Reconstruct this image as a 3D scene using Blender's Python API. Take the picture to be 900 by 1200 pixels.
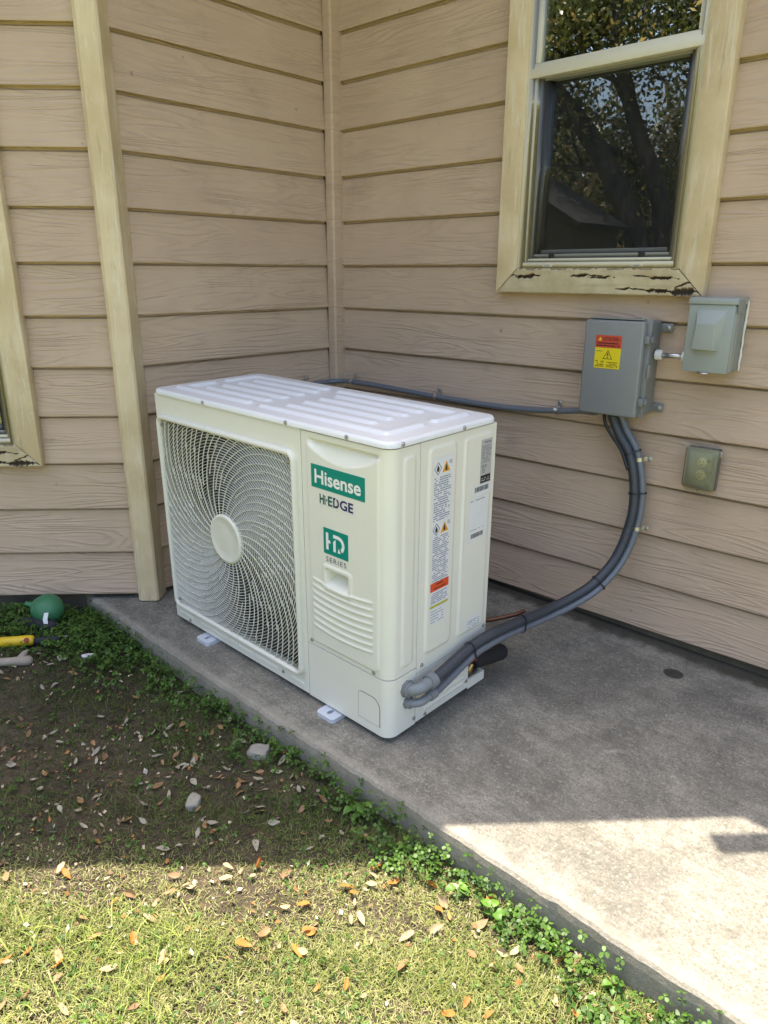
import bpy, bmesh, math, random
import numpy as np
from mathutils import Vector, Matrix, Euler

for o in list(bpy.data.objects):
    bpy.data.objects.remove(o, do_unlink=True)
scene = bpy.context.scene
COL = scene.collection
random.seed(11)
RNG = np.random.default_rng(11)
PI = math.pi

# ------------------------------------------------------------------ camera
def cam_axes(yaw, pitch, roll):
    cy, sy, cp, sp = math.cos(yaw), math.sin(yaw), math.cos(pitch), math.sin(pitch)
    f = Vector((sy * cp, cy * cp, -sp)); r = Vector((cy, -sy, 0)); u = r.cross(f)
    cr, sr = math.cos(roll), math.sin(roll)
    return cr * r + sr * u, -sr * r + cr * u, f
CAM = Vector((2.4545, -2.3481, 1.2113))
cd = bpy.data.cameras.new('camera'); cam = bpy.data.objects.new('camera', cd); COL.objects.link(cam)
r_, u_, f_ = cam_axes(-0.7420, 0.3196, 0.0028)
cam.matrix_world = Matrix(((r_.x, u_.x, -f_.x, CAM.x), (r_.y, u_.y, -f_.y, CAM.y), (r_.z, u_.z, -f_.z, CAM.z), (0, 0, 0, 1)))
cd.sensor_fit = 'HORIZONTAL'; cd.sensor_width = 36.0; cd.lens = 844.29 / 900 * 36
cd.clip_start = 0.05; cd.clip_end = 1000
scene.camera = cam

# ------------------------------------------------------------------ light
SUN_TRAVEL = Vector((0.225, -0.058, -1.0))
to_sun = -SUN_TRAVEL.normalized()
world = bpy.data.worlds.new('World'); scene.world = world; world.use_nodes = True
wn = world.node_tree; wn.nodes.clear()
wo = wn.nodes.new('ShaderNodeOutputWorld'); wb = wn.nodes.new('ShaderNodeBackground'); ws = wn.nodes.new('ShaderNodeTexSky')
ws.sky_type = 'NISHITA'; ws.sun_disc = False
ws.sun_elevation = math.asin(to_sun.z); ws.sun_rotation = math.atan2(to_sun.x, to_sun.y)
ws.air_density = 1.0; ws.dust_density = 4.0; ws.ozone_density = 0.6
wb.inputs['Strength'].default_value = 0.15
wn.links.new(ws.outputs[0], wb.inputs[0]); wn.links.new(wb.outputs[0], wo.inputs[0])
sd = bpy.data.lights.new('sun', 'SUN'); sd.energy = 3.7; sd.angle = math.radians(0.35); sd.color = (1.0, 0.91, 0.77)
sun = bpy.data.objects.new('sun', sd); COL.objects.link(sun)
sun.rotation_euler = SUN_TRAVEL.to_track_quat('-Z', 'Y').to_euler()
sun.location = (-3, 1, 9)
vs = scene.view_settings
vs.view_transform = 'Standard'; vs.look = 'None'; vs.gamma = 1.0; vs.exposure = 1.80; vs.use_curve_mapping = False
scene.render.engine = 'CYCLES'
scene.cycles.max_bounces = 6; scene.cycles.diffuse_bounces = 4; scene.cycles.transparent_max_bounces = 8

# ------------------------------------------------------------------ mesh helpers
def smooth01(a, b, x):
    t = np.clip((x - a) / (b - a), 0, 1); return t * t * (3 - 2 * t)
def link(name, me, m=None, parent=None, smooth=False):
    if m is not None:
        me.materials.append(m)
    if smooth:
        me.polygons.foreach_set('use_smooth', [True] * len(me.polygons))
    o = bpy.data.objects.new(name, me); COL.objects.link(o)
    if parent is not None:
        o.parent = parent
    return o
def tag(o, label=None, cat=None, group=None, kind=None):
    if label: o['label'] = label
    if cat: o['category'] = cat
    if group: o['group'] = group
    if kind: o['kind'] = kind
    return o
def empty(name, loc=(0, 0, 0), rot=(0, 0, 0), parent=None):
    o = bpy.data.objects.new(name, None); COL.objects.link(o)
    o.location = loc; o.rotation_euler = rot; o.empty_display_size = 0.05
    if parent is not None: o.parent = parent
    return o
class MB:
    def __init__(s): s.v = []; s.f = []
    def add(s, vs, fs):
        b = len(s.v); s.v += [tuple(p) for p in vs]; s.f += [tuple(b + i for i in f) for f in fs]
        return s
    def box(s, x0, x1, y0, y1, z0, z1, M=None):
        vs = [Vector(p) for p in ((x0, y0, z0), (x1, y0, z0), (x1, y1, z0), (x0, y1, z0), (x0, y0, z1), (x1, y0, z1), (x1, y1, z1), (x0, y1, z1))]
        if M is not None: vs = [M @ p for p in vs]
        return s.add(vs, [(0, 3, 2, 1), (4, 5, 6, 7), (0, 1, 5, 4), (1, 2, 6, 5), (2, 3, 7, 6), (3, 0, 4, 7)])
    def prism(s, poly, axis, a, b):
        # poly: list of 2d points; axis: extruded axis 'x','y','z'
        def P(p, t):
            return {'x': (t, p[0], p[1]), 'y': (p[0], t, p[1]), 'z': (p[0], p[1], t)}[axis]
        n = len(poly); vs = [P(p, a) for p in poly] + [P(p, b) for p in poly]
        fs = [tuple(range(n)), tuple(range(2 * n - 1, n - 1, -1))] + [(i, i + n, (i + 1) % n + n, (i + 1) % n) for i in range(n)]
        return s.add(vs, fs)
    def tube(s, pts, r, seg=12, cap=True):
        pts = [Vector(p) for p in pts]; n = len(pts)
        rs = r if isinstance(r, (list, tuple)) else [r] * n
        rings = []; ref = None
        for i, p in enumerate(pts):
            t = (pts[min(i + 1, n - 1)] - pts[max(i - 1, 0)])
            t = t.normalized() if t.length > 1e-9 else Vector((0, 0, 1))
            if ref is None:
                ref = Vector((0, 0, 1)) if abs(t.z) < .9 else Vector((1, 0, 0))
            a = (ref - t * ref.dot(t)).normalized(); bb = t.cross(a); ref = a
            rings.append([p + rs[i] * (math.cos(2 * PI * k / seg) * a + math.sin(2 * PI * k / seg) * bb) for k in range(seg)])
        vs = [q for rg in rings for q in rg]; fs = []
        for i in range(n - 1):
            for k in range(seg):
                k2 = (k + 1) % seg
                fs.append((i * seg + k, i * seg + k2, (i + 1) * seg + k2, (i + 1) * seg + k))
        if cap:
            fs.append(tuple(range(seg - 1, -1, -1))); fs.append(tuple((n - 1) * seg + k for k in range(seg)))
        return s.add(vs, fs)
    def lathe(s, prof, c, axis, seg=20):
        # prof: (radius, height) along axis direction
        c = Vector(c); ax = Vector(axis).normalized()
        a = ax.orthogonal().normalized(); b = ax.cross(a)
        vs = []; fs = []
        for r, h in prof:
            for k in range(seg):
                t = 2 * PI * k / seg
                vs.append(c + ax * h + r * (math.cos(t) * a + math.sin(t) * b))
        for i in range(len(prof) - 1):
            for k in range(seg):
                k2 = (k + 1) % seg
                fs.append((i * seg + k, i * seg + k2, (i + 1) * seg + k2, (i + 1) * seg + k))
        fs.append(tuple(range(seg - 1, -1, -1))); fs.append(tuple((len(prof) - 1) * seg + k for k in range(seg)))
        return s.add(vs, fs)
    def mesh(s, name='mesh'):
        me = bpy.data.meshes.new(name); me.from_pydata(s.v, [], s.f); me.update(); return me
    def build(s, name, m, parent=None, smooth=False, bevel=0, seg=2, autosmooth=None):
        me = s.mesh(name)
        if bevel:
            bm = bmesh.new(); bm.from_mesh(me)
            bmesh.ops.remove_doubles(bm, verts=bm.verts, dist=1e-6)
            bmesh.ops.recalc_face_normals(bm, faces=bm.faces)
            es = [e for e in bm.edges if len(e.link_faces) == 2 and e.calc_face_angle(0) > 0.5]
            bmesh.ops.bevel(bm, geom=es, offset=bevel, segments=seg, profile=0.5, affect='EDGES', clamp_overlap=True)
            bm.to_mesh(me); bm.free(); smooth = True
        o = link(name, me, m, parent, smooth)
        if bevel or autosmooth:
            sharp_by_angle(me, 0.9)
        return o
def sharp_by_angle(me, ang):
    bm = bmesh.new(); bm.from_mesh(me)
    for e in bm.edges:
        e.smooth = not (len(e.link_faces) == 2 and e.calc_face_angle(0) > ang)
    bm.to_mesh(me); bm.free()
def big_mesh(name, verts, quads, cols=None):
    """verts (n,3), quads (m,k) numpy"""
    me = bpy.data.meshes.new(name); k = quads.shape[1]
    me.vertices.add(len(verts)); me.vertices.foreach_set('co', verts.astype(np.float32).ravel())
    me.loops.add(quads.size); me.loops.foreach_set('vertex_index', quads.astype(np.int32).ravel())
    me.polygons.add(len(quads)); me.polygons.foreach_set('loop_start', np.arange(0, quads.size, k, dtype=np.int32))
    try: me.polygons.foreach_set('loop_total', np.full(len(quads), k, dtype=np.int32))
    except Exception: pass
    me.update(calc_edges=True)
    if cols is not None:
        at = me.color_attributes.new('Col', 'FLOAT_COLOR', 'POINT')
        c4 = np.ones((len(verts), 4), np.float32); c4[:, :3] = cols
        at.data.foreach_set('color', c4.ravel())
    return me
def catmull(pts, n=10):
    P = [Vector(p) for p in pts]; P = [P[0] * 2 - P[1]] + P + [P[-1] * 2 - P[-2]]; out = []
    for i in range(1, len(P) - 2):
        a, b, c, d = P[i - 1:i + 3]
        for k in range(n):
            t = k / n
            out.append(0.5 * ((2 * b) + (c - a) * t + (2 * a - 5 * b + 4 * c - d) * t * t + (-a + 3 * b - 3 * c + d) * t ** 3))
    out.append(P[-2]); return out
def sd_rr(x, z, x0, x1, z0, z1, r):
    """signed distance (negative inside) to a rounded rectangle"""
    cx, cz = (x0 + x1) / 2, (z0 + z1) / 2
    qx = np.abs(x - cx) - (x1 - x0) / 2 + r; qz = np.abs(z - cz) - (z1 - z0) / 2 + r
    return np.hypot(np.maximum(qx, 0), np.maximum(qz, 0)) + np.minimum(np.maximum(qx, qz), 0) - r
def raised(x, z, x0, x1, z0, z1, r, h, soft=.006):
    return h * smooth01(soft / 2, -soft / 2, sd_rr(x, z, x0, x1, z0, z1, r))

# ------------------------------------------------------------------ materials
class NT:
    def __init__(s, name):
        s.m = bpy.data.materials.new(name); s.m.use_nodes = True; s.t = s.m.node_tree; s.t.nodes.clear()
        s.out = s.t.nodes.new('ShaderNodeOutputMaterial')
        s.b = s.n('ShaderNodeBsdfPrincipled'); s.l(s.b.outputs[0], s.out.inputs[0])
    def n(s, typ, ins=None, **kw):
        nd = s.t.nodes.new(typ)
        for k, v in kw.items(): setattr(nd, k, v)
        for k, v in (ins or {}).items(): s.set(nd, k, v)
        return nd
    def set(s, nd, k, v):
        if isinstance(v, bpy.types.NodeSocket): s.l(v, nd.inputs[k])
        else: nd.inputs[k].default_value = v
    def l(s, a, b): s.t.links.new(a, b)
    def math(s, op, a, b=0.0, c=None, clamp=False):
        nd = s.n('ShaderNodeMath', operation=op, use_clamp=clamp); s.set(nd, 0, a); s.set(nd, 1, b)
        if c is not None: s.set(nd, 2, c)
        return nd.outputs[0]
    def mix(s, f, a, b, blend='MIX'):
        nd = s.n('ShaderNodeMix', data_type='RGBA', blend_type=blend); s.set(nd, 0, f)
        s.set(nd, 6, a if isinstance(a, bpy.types.NodeSocket) else (*a, 1)); s.set(nd, 7, b if isinstance(b, bpy.types.NodeSocket) else (*b, 1))
        return nd.outputs[2]
    def coord(s, kind='Object', scale=(1, 1, 1), rnd=False):
        tc = s.n('ShaderNodeTexCoord').outputs[kind]
        if rnd:
            oi = s.n('ShaderNodeObjectInfo').outputs['Random']
            off = s.n('ShaderNodeCombineXYZ', {0: s.math('MULTIPLY', oi, 91.7), 1: s.math('MULTIPLY', oi, 37.3), 2: s.math('MULTIPLY', oi, 53.1)}).outputs[0]
            tc = s.n('ShaderNodeVectorMath', {0: tc, 1: off}, operation='ADD').outputs[0]
        return s.n('ShaderNodeMapping', {'Vector': tc, 'Scale': scale}).outputs[0]
    def noise(s, vec, scale, detail=3, rough=.55, dist=0.0):
        return s.n('ShaderNodeTexNoise', {'Vector': vec, 'Scale': scale, 'Detail': detail, 'Roughness': rough, 'Distortion': dist}).outputs[0]
    def ramp(s, f, a, b, lo=0.0, hi=1.0):
        nd = s.n('ShaderNodeMapRange', {0: f, 1: a, 2: b, 3: lo, 4: hi}); nd.clamp = True; nd.interpolation_type = 'SMOOTHSTEP'
        return nd.outputs[0]
    def bump(s, h, strength, dist, normal=None):
        nd = s.n('ShaderNodeBump', {'Height': h, 'Strength': strength, 'Distance': dist})
        if normal is not None: s.l(normal, nd.inputs['Normal'])
        return nd.outputs[0]
    def done(s, **kw):
        for k, v in kw.items(): s.set(s.b, {'col': 'Base Color', 'rough': 'Roughness', 'metal': 'Metallic', 'normal': 'Normal', 'spec': 'Specular IOR Level', 'coat': 'Coat Weight', 'coatr': 'Coat Roughness', 'trans': 'Transmission Weight', 'ior': 'IOR', 'alpha': 'Alpha'}[k],
                               ((*v, 1) if k == 'col' and isinstance(v, tuple) else v))
        return s.m
def plain(name, col, rough=.5, metal=0.0, var=.12, scale=30, bump=0.0, **kw):
    t = NT(name); c = t.coord('Object', rnd=True)
    n1 = t.noise(c, scale, 4); n2 = t.noise(c, scale * .13, 2)
    f = t.math('MULTIPLY', t.math('ADD', t.math('SUBTRACT', n1, .5), t.math('SUBTRACT', n2, .5)), 2 * var)
    g = t.math('ADD', f, 1.0)
    cc = t.mix(1.0, col, t.n('ShaderNodeCombineColor', {0: g, 1: g, 2: g}).outputs[0], 'MULTIPLY')
    k = dict(col=cc, rough=t.math('ADD', t.math('MULTIPLY', f, .6), rough, clamp=True), metal=metal); k.update(kw)
    if bump: k['normal'] = t.bump(n1, bump, .002)
    return t.done(**k)
def flat(name, col, rough=.5, **kw): return NT(name).done(col=col, rough=rough, **kw)

def mk_siding():
    t = NT('siding_paint'); c = t.coord('Object', (1, 1, 1), True)
    cs = t.n('ShaderNodeMapping', {'Vector': c, 'Scale': (1.15, 1, 13)}).outputs[0]
    n1 = t.noise(cs, 1.0, 2.0, .45, .35)
    ln = t.math('SINE', t.math('MULTIPLY', n1, 95.0)); ln = t.math('POWER', t.math('ADD', t.math('MULTIPLY', ln, .5), .5), 2.2)
    st = t.noise(t.n('ShaderNodeMapping', {'Vector': c, 'Scale': (5, 1, 230)}).outputs[0], 1.0, 2, .6)
    sheen = t.noise(t.n('ShaderNodeMapping', {'Vector': c, 'Scale': (3, 1, 9)}).outputs[0], 1.0, 2)
    amp = t.ramp(sheen, .34, .62, .25, 1.0)
    h = t.math('ADD', t.math('MULTIPLY', t.math('MULTIPLY', ln, amp), .75), t.math('MULTIPLY', st, .55))
    big = t.noise(c, 2.3, 4, .6)
    col = t.mix(t.ramp(big, .3, .72), (.475, .352, .252), (.535, .402, .29))
    col = t.mix(t.math('MULTIPLY', t.math('MULTIPLY', ln, amp), .16), col, (.30, .23, .175))
    w = t.n('ShaderNodeTexCoord').outputs['Object']
    # rain-splash grime and odd scuffs
    gr = t.noise(c, 7, 5, .65); col = t.mix(t.math('MULTIPLY', t.ramp(gr, .58, .82), .30), col, (.20, .155, .12))
    sp = t.noise(c, 38, 1, .4); col = t.mix(t.math('MULTIPLY', t.ramp(sp, .78, .84), .55), col, (.14, .11, .085))
    return t.done(col=col, rough=.62, spec=.35, normal=t.bump(h, .75, .0032))
def mk_trim():
    t = NT('trim_paint'); c = t.coord('Object', (1, 1, 1), True)
    cs = t.n('ShaderNodeMapping', {'Vector': c, 'Scale': (46, 46, 5.5)}).outputs[0]
    n1 = t.noise(cs, 1, 5, .65, .6); fine = t.noise(c, 260, 3)
    big = t.noise(c, 5, 4, .6)
    col = t.mix(t.ramp(big, .3, .7), (.54, .425, .245), (.66, .54, .35))
    col = t.mix(t.math('MULTIPLY', t.ramp(n1, .50, .70), .6), col, (.72, .67, .54))
    sc = t.noise(t.n('ShaderNodeMapping', {'Vector': c, 'Scale': (30, 30, 9)}).outputs[0], 1, 6, .7, .8); col = t.mix(t.math('MULTIPLY', t.ramp(sc, .60, .74), .55), col, (.74, .70, .60))
    gm = t.math('MULTIPLY', t.ramp(t.noise(cs, .6, 5, .7), .55, .75), .55)
    col = t.mix(gm, col, (.26, .20, .10))
    h = t.math('ADD', t.math('MULTIPLY', n1, .6), t.math('MULTIPLY', fine, .5))
    return t.done(col=col, rough=.66, normal=t.bump(h, .45, .002))
def mk_rot():
    t = NT('rotted_trim_paint'); c = t.coord('Object')
    cs = t.n('ShaderNodeMapping', {'Vector': c, 'Scale': (2.2, 46, 46)}).outputs[0]
    n1 = t.noise(cs, 1, 4, .6, .3); fine = t.noise(c, 260, 3); big = t.noise(c, 9, 4, .6)
    at = t.n('ShaderNodeAttribute', attribute_name='Col').outputs[0]
    col = t.mix(t.ramp(big, .3, .7), (.44, .36, .21), (.57, .49, .32))
    col = t.mix(t.math('MULTIPLY', t.ramp(n1, .5, .75), .4), col, (.26, .21, .13))
    rot = t.n('ShaderNodeSeparateColor', {0: at}).outputs[0]
    col = t.mix(t.ramp(rot, .02, .25), col, (.20, .135, .075)); col = t.mix(t.ramp(rot, .3, .85), col, (.024, .017, .012))
    h = t.math('ADD', t.math('MULTIPLY', n1, .6), t.math('MULTIPLY', fine, .5))
    return t.done(col=col, rough=.72, normal=t.bump(h, .5, .002))
def mk_concrete():
    t = NT('slab_concrete'); c = t.coord('Object')
    big = t.noise(c, 2.4, 6, .68, .8); mid = t.noise(c, 17, 6, .7); fine = t.noise(c, 170, 5, .7)
    col = t.mix(t.ramp(big, .36, .64), (.175, .166, .142), (.315, .296, .246))
    col = t.mix(t.math('MULTIPLY', t.ramp(mid, .40, .70), .6), col, (.115, .107, .09))
    st = t.noise(t.n('ShaderNodeMapping', {'Vector': c, 'Scale': (3.0, 75, 1)}).outputs[0], 1, 4, .6)
    col = t.mix(t.math('MULTIPLY', t.ramp(st, .4, .7), .35), col, (.13, .115, .09))
    col = t.mix(t.math('MULTIPLY', t.ramp(fine, .45, .64), .58), col, (.08, .075, .062))
    f2 = t.noise(c, 95, 4, .7); col = t.mix(t.math('MULTIPLY', t.ramp(f2, .54, .66), .5), col, (.38, .355, .29))
    v = t.n('ShaderNodeTexVoronoi', {'Vector': c, 'Scale': 75.0}); v.feature = 'F1'
    spk = t.math('MULTIPLY', t.ramp(v.outputs[0], .24, .12), t.ramp(t.noise(c, 6, 4, .7), .46, .66))
    col = t.mix(t.math('MULTIPLY', spk, .42), col, (.58, .55, .47))
    wp = t.noise(c, 11, 6, .75, .6); col = t.mix(t.math('MULTIPLY', t.ramp(wp, .60, .74), .5), col, (.46, .445, .40))
    # dark round patch with a ragged rim
    sx = t.n('ShaderNodeSeparateXYZ', {0: c})
    dx = t.math('DIVIDE', t.math('SUBTRACT', sx.outputs[0], 1.7465), .034); dy = t.math('DIVIDE', t.math('SUBTRACT', sx.outputs[1], -.161), .031)
    d = t.math('SQRT', t.math('ADD', t.math('MULTIPLY', dx, dx), t.math('MULTIPLY', dy, dy)))
    d = t.math('ADD', d, t.math('MULTIPLY', t.math('SUBTRACT', mid, .5), .35))
    col = t.mix(t.math('MULTIPLY', t.ramp(d, 1.05, .86), .86), col, (.028, .026, .024))
    ed = t.ramp(t.math('ADD', sx.outputs[1], t.math('MULTIPLY', t.math('SUBTRACT', mid, .5), .06)), -1.165, -1.20)
    col = t.mix(t.math('MULTIPLY', ed, .40), col, (.36, .33, .27))
    # damp, mossy grime hugging the wall
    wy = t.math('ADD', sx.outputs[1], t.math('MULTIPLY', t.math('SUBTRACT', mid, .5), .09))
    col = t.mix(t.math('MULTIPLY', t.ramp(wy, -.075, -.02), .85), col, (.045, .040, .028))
    h = t.math('ADD', t.math('ADD', t.math('MULTIPLY', fine, .8), t.math('MULTIPLY', st, .6)), t.math('MULTIPLY', mid, .5))
    return t.done(col=col, rough=.86, spec=.25, normal=t.bump(h, .75, .004))
def mk_soil():
    t = NT('soil'); c = t.coord('Object')
    big = t.noise(c, 2.2, 5, .6); mid = t.noise(c, 22, 6, .7); fine = t.noise(c, 160, 5, .75)
    col = t.mix(t.ramp(big, .35, .68), (.060, .048, .034), (.125, .10, .068))
    col = t.mix(t.ramp(mid, .38, .7), col, (.045, .035, .025))
    col = t.mix(t.math('MULTIPLY', t.ramp(fine, .58, .75), .5), col, (.22, .18, .125))
    # farther lawn greens up where single blades can no longer be told apart
    sx = t.n('ShaderNodeSeparateXYZ', {0: c}); d = t.math('SUBTRACT', -2.4, sx.outputs[1])
    d2 = t.math('SUBTRACT', t.math('ABSOLUTE', t.math('SUBTRACT', sx.outputs[0], .8)), 2.1)
    far = t.ramp(t.math('MAXIMUM', d, d2), 0.0, .9)
    gcol = t.mix(t.ramp(mid, .3, .7), (.20, .22, .06), (.33, .32, .12))
    col = t.mix(t.math('MULTIPLY', far, .85), col, gcol)
    h = t.math('ADD', t.math('MULTIPLY', fine, .6), mid)
    return t.done(col=col, rough=.95, spec=.1, normal=t.bump(h, .9, .012))
def mk_attr(name, rough, transl=0.0, spec=.3):
    t = NT(name); at = t.n('ShaderNodeAttribute', attribute_name='Col').outputs[0]
    t.done(col=at, rough=rough, spec=spec)
    if transl:
        tr = t.n('ShaderNodeBsdfTranslucent', {0: at}); mx = t.n('ShaderNodeMixShader', {0: transl, 1: t.b.outputs[0], 2: tr.outputs[0]})
        t.l(mx.outputs[0], t.out.inputs[0])
    return t.m
def mk_leaf(name, c1, c2):
    t = NT(name); c = t.coord('Object', (1, 1, 1), True)
    oi = t.n('ShaderNodeObjectInfo').outputs['Random']
    n = t.noise(c, 60, 4, .6)
    col = t.mix(t.math('ADD', t.math('MULTIPLY', oi, .6), t.math('MULTIPLY', n, .5), clamp=True), c1, c2)
    n2 = t.noise(c, 140, 3); col = t.mix(t.math('MULTIPLY', t.ramp(n2, .6, .75), .5), col, tuple(q * .5 for q in c1))
    t.done(col=col, rough=.55, spec=.3, normal=t.bump(n, .3, .001))
    tr = t.n('ShaderNodeBsdfTranslucent', {0: col}); mx = t.n('ShaderNodeMixShader', {0: .18, 1: t.b.outputs[0], 2: tr.outputs[0]})
    t.l(mx.outputs[0], t.out.inputs[0]); return t.m
def mk_glass(name, refl, tint=(.82, .86, .84)):
    t = NT(name)
    fr = t.n('ShaderNodeFresnel', {0: 1.5}).outputs[0]
    f = t.math('ADD', t.math('MULTIPLY', fr, .8), refl, clamp=True)
    gl = t.n('ShaderNodeBsdfGlossy', {'Color': (.92, .95, .93, 1), 'Roughness': .002}); tp = t.n('ShaderNodeBsdfTransparent', {0: (*tint, 1)})
    mx = t.n('ShaderNodeMixShader', {0: f, 1: tp.outputs[0], 2: gl.outputs[0]}); t.l(mx.outputs[0], t.out.inputs[0]); return t.m
def mk_screen():
    t = NT('insect_screen')
    di = t.n('ShaderNodeBsdfDiffuse', {0: (.03, .031, .033, 1)}); tp = t.n('ShaderNodeBsdfTransparent', {0: (1, 1, 1, 1)})
    mx = t.n('ShaderNodeMixShader', {0: .30, 1: tp.outputs[0], 2: di.outputs[0]}); t.l(mx.outputs[0], t.out.inputs[0]); return t.m
def mk_clear():
    t = NT('clear_polycarbonate')
    di = t.n('ShaderNodeBsdfPrincipled', {'Base Color': (.56, .55, .43, 1), 'Roughness': .22}); tp = t.n('ShaderNodeBsdfTransparent', {0: (.86, .88, .76, 1)})
    f = t.math('ADD', t.math('MULTIPLY', t.n('ShaderNodeFresnel', {0: 1.45}).outputs[0], .9), .13, clamp=True)
    mx = t.n('ShaderNodeMixShader', {0: f, 1: tp.outputs[0], 2: di.outputs[0]}); t.l(mx.outputs[0], t.out.inputs[0]); return t.m
def mk_bark():
    t = NT('oak_bark'); c = t.coord('Object', (9, 9, 2.2))
    n = t.noise(c, 1, 6, .7, .4); col = t.mix(t.ramp(n, .35, .68), (.028, .024, .02), (.11, .095, .08))
    return t.done(col=col, rough=.9, normal=t.bump(n, .9, .03))
M = dict(siding=mk_siding(), trim=mk_trim(), rot=mk_rot(), concrete=mk_concrete(), soil=mk_soil(),
         blade=mk_attr('grass_blade', .5, .38), leafy=mk_attr('weed_leaf', .45, .28), litter=mk_attr('dry_litter', .8, .1), crown=mk_attr('oak_foliage', .38, .3, .5), bark=mk_bark(),
         lapshade=plain('lap_shade_raw_edge', (.085, .062, .045), .9, var=.3), back=plain('wall_sheathing', (.12, .09, .065), .9), found=plain('foundation_grime', (.11, .092, .066), .95, var=.6, scale=22, bump=.6),
         roofm=plain('roof_shingle', (.10, .09, .085), .9), soffit=plain('soffit_paint', (.42, .36, .26), .6), fascia=plain('fascia_paint', (.45, .38, .24), .6),
         vinyl=plain('almond_vinyl', (.60, .565, .46), .38, var=.05), vinyl2=plain('grey_screen_frame', (.22, .22, .21), .4, var=.06), dark=plain('dark_room', (.018, .017, .016), .9), blk=plain('black_rubber', (.014, .014, .015), .45, var=.2),
         glass=mk_glass('window_glass', .30), glass2=mk_glass('lower_window_glass', .20), screen=mk_screen(),
         ac=plain('ivory_enamel', (.75, .74, .65), .28, var=.015, scale=60, spec=.5), aclid=plain('lid_enamel', (.73, .74, .745), .25, var=.02, scale=40, spec=.55), acin=plain('ac_inner_dark', (.016, .016, .016), .7), grille=plain('ivory_grille', (.72, .71, .62), .36, var=.02), shroud=plain('dark_shroud', (.03, .031, .031), .6), blade_g=plain('fan_blade_grey', (.06, .062, .062), .5),
         teal=flat('teal_ink', (.0, .235, .175), .3), white=flat('white_ink', (.80, .80, .78), .4), navy=flat('navy_ink', (.018, .02, .12), .35), darkteal=flat('dark_green_ink', (.01, .10, .075), .35), grey_ink=flat('grey_ink', (.10, .11, .12), .5), blue_ink=flat('blue_grey_ink', (.16, .18, .30), .5),
         paper=plain('label_paper', (.72, .73, .74), .45, var=.04), silver_label=plain('silver_label', (.44, .44, .43), .35), orange=flat('orange_ink', (.72, .33, .02), .45), redorange=flat('red_orange_ink', (.68, .085, .02), .45), yellow=flat('yellow_ink', (.70, .56, .01), .45), blackink=flat('black_ink', (.015, .015, .015), .4), redink=flat('red_ink', (.50, .06, .03), .45), limegreen=flat('yellow_green_ink', (.45, .44, .02), .45),
         screw=plain('zinc', (.46, .45, .43), .35, .85), zinc=plain('galvanised', (.55, .55, .54), .32, .9, var=.2), foot=plain('galvanised_foot', (.62, .66, .74), .4, .25),
         pvc=plain('grey_pvc', (.20, .215, .222), .42, var=.08), pvcd=plain('dark_grey_flex', (.044, .050, .060), .40, var=.08), pvcl=plain('light_grey_conduit', (.135, .15, .172), .40, var=.06),
         jbox=plain('junction_box_grey', (.215, .225, .225), .42, var=.05), jdark=plain('junction_box_side', (.18, .188, .186), .5, var=.06), disc=plain('disconnect_grey_green', (.295, .325, .308), .36, var=.04), discd=plain('disconnect_side', (.22, .25, .235), .4, var=.05), caulk=plain('white_caulk', (.72, .68, .60), .7),
         clear=mk_clear(), outlet=plain('almond_receptacle', (.55, .50, .30), .4), outplate=plain('grey_outlet_plate', (.33, .33, .26), .5),
         copper=plain('copper', (.16, .075, .045), .45, .7), brass=plain('brass', (.5, .32, .12), .35, .9), foam=plain('black_insulation', (.012, .012, .013), .75, bump=.4), redp=flat('red_cap', (.3, .03, .02), .5),
         stone=plain('limestone', (.25, .235, .20), .9, var=.3, scale=45, bump=.7), wood=plain('weathered_wood', (.30, .25, .20), .85, var=.35, scale=40, bump=.8),
         ball=plain('green_rubber', (.04, .17, .075), .5, var=.18, scale=55, bump=.5), ytool=plain('yellow_plastic', (.66, .44, .015), .4, var=.08), btool=plain('blue_plastic', (.012, .045, .30), .4), glove=plain('black_fabric', (.02, .021, .026), .8, var=.3, bump=.6), tagw=plain('white_tag', (.72, .72, .70), .6),
         shed=plain('shed_siding', (.06, .05, .042), .9, var=.3), shedroof=plain('shed_roof', (.014, .013, .013), .8))
LEAFM = dict(orange=mk_leaf('leaf_orange', (.36, .12, .025), (.50, .24, .06)), tan=mk_leaf('leaf_tan', (.36, .26, .14), (.48, .37, .23)), pale=mk_leaf('leaf_pale', (.27, .235, .18), (.40, .36, .28)), brown=mk_leaf('leaf_brown', (.22, .12, .06), (.36, .22, .11)))

# ------------------------------------------------------------------ ground and slab
def gz(x, y):
    x = np.asarray(x, float); y = np.asarray(y, float)
    near = np.exp(-((x - .8) ** 2 + (y + 1.7) ** 2) / 30.)
    return -.128 - .010 * np.clip(x, -1, 3) * near + .062 * near * smooth01(.6, -.3, x) + near * (.006 * np.sin(3.1 * x + 1.3 * y) + .005 * np.sin(7.7 * y - 2.9 * x + 1) + .003 * np.sin(17 * x + 9 * y) + .0022 * np.sin(31 * y - 23 * x) + .0015 * np.sin(53 * x + 41 * y)) + .05 * (1 - near)
def axis_pts(a, b, step, far):
    core = np.arange(a, b + step / 2, step); out = []; d = step
    k = a
    while k > -far: d *= 1.35; k -= d; out.append(k)
    left = out[::-1]; out = []; d = step; k = b
    while k < far: d *= 1.35; k += d; out.append(k)
    return np.concatenate([left, core, out])
gx = axis_pts(-1.6, 3.0, .02, 300); gy = axis_pts(-3.0, -1.0, .02, 300)
GX, GY = np.meshgrid(gx, gy); GZ = gz(GX, GY)
V = np.stack([GX.ravel(), GY.ravel(), GZ.ravel()], 1); nx_, ny_ = len(gx), len(gy)
ii = (np.arange(ny_ - 1)[:, None] * nx_ + np.arange(nx_ - 1)[None]).ravel()
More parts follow.
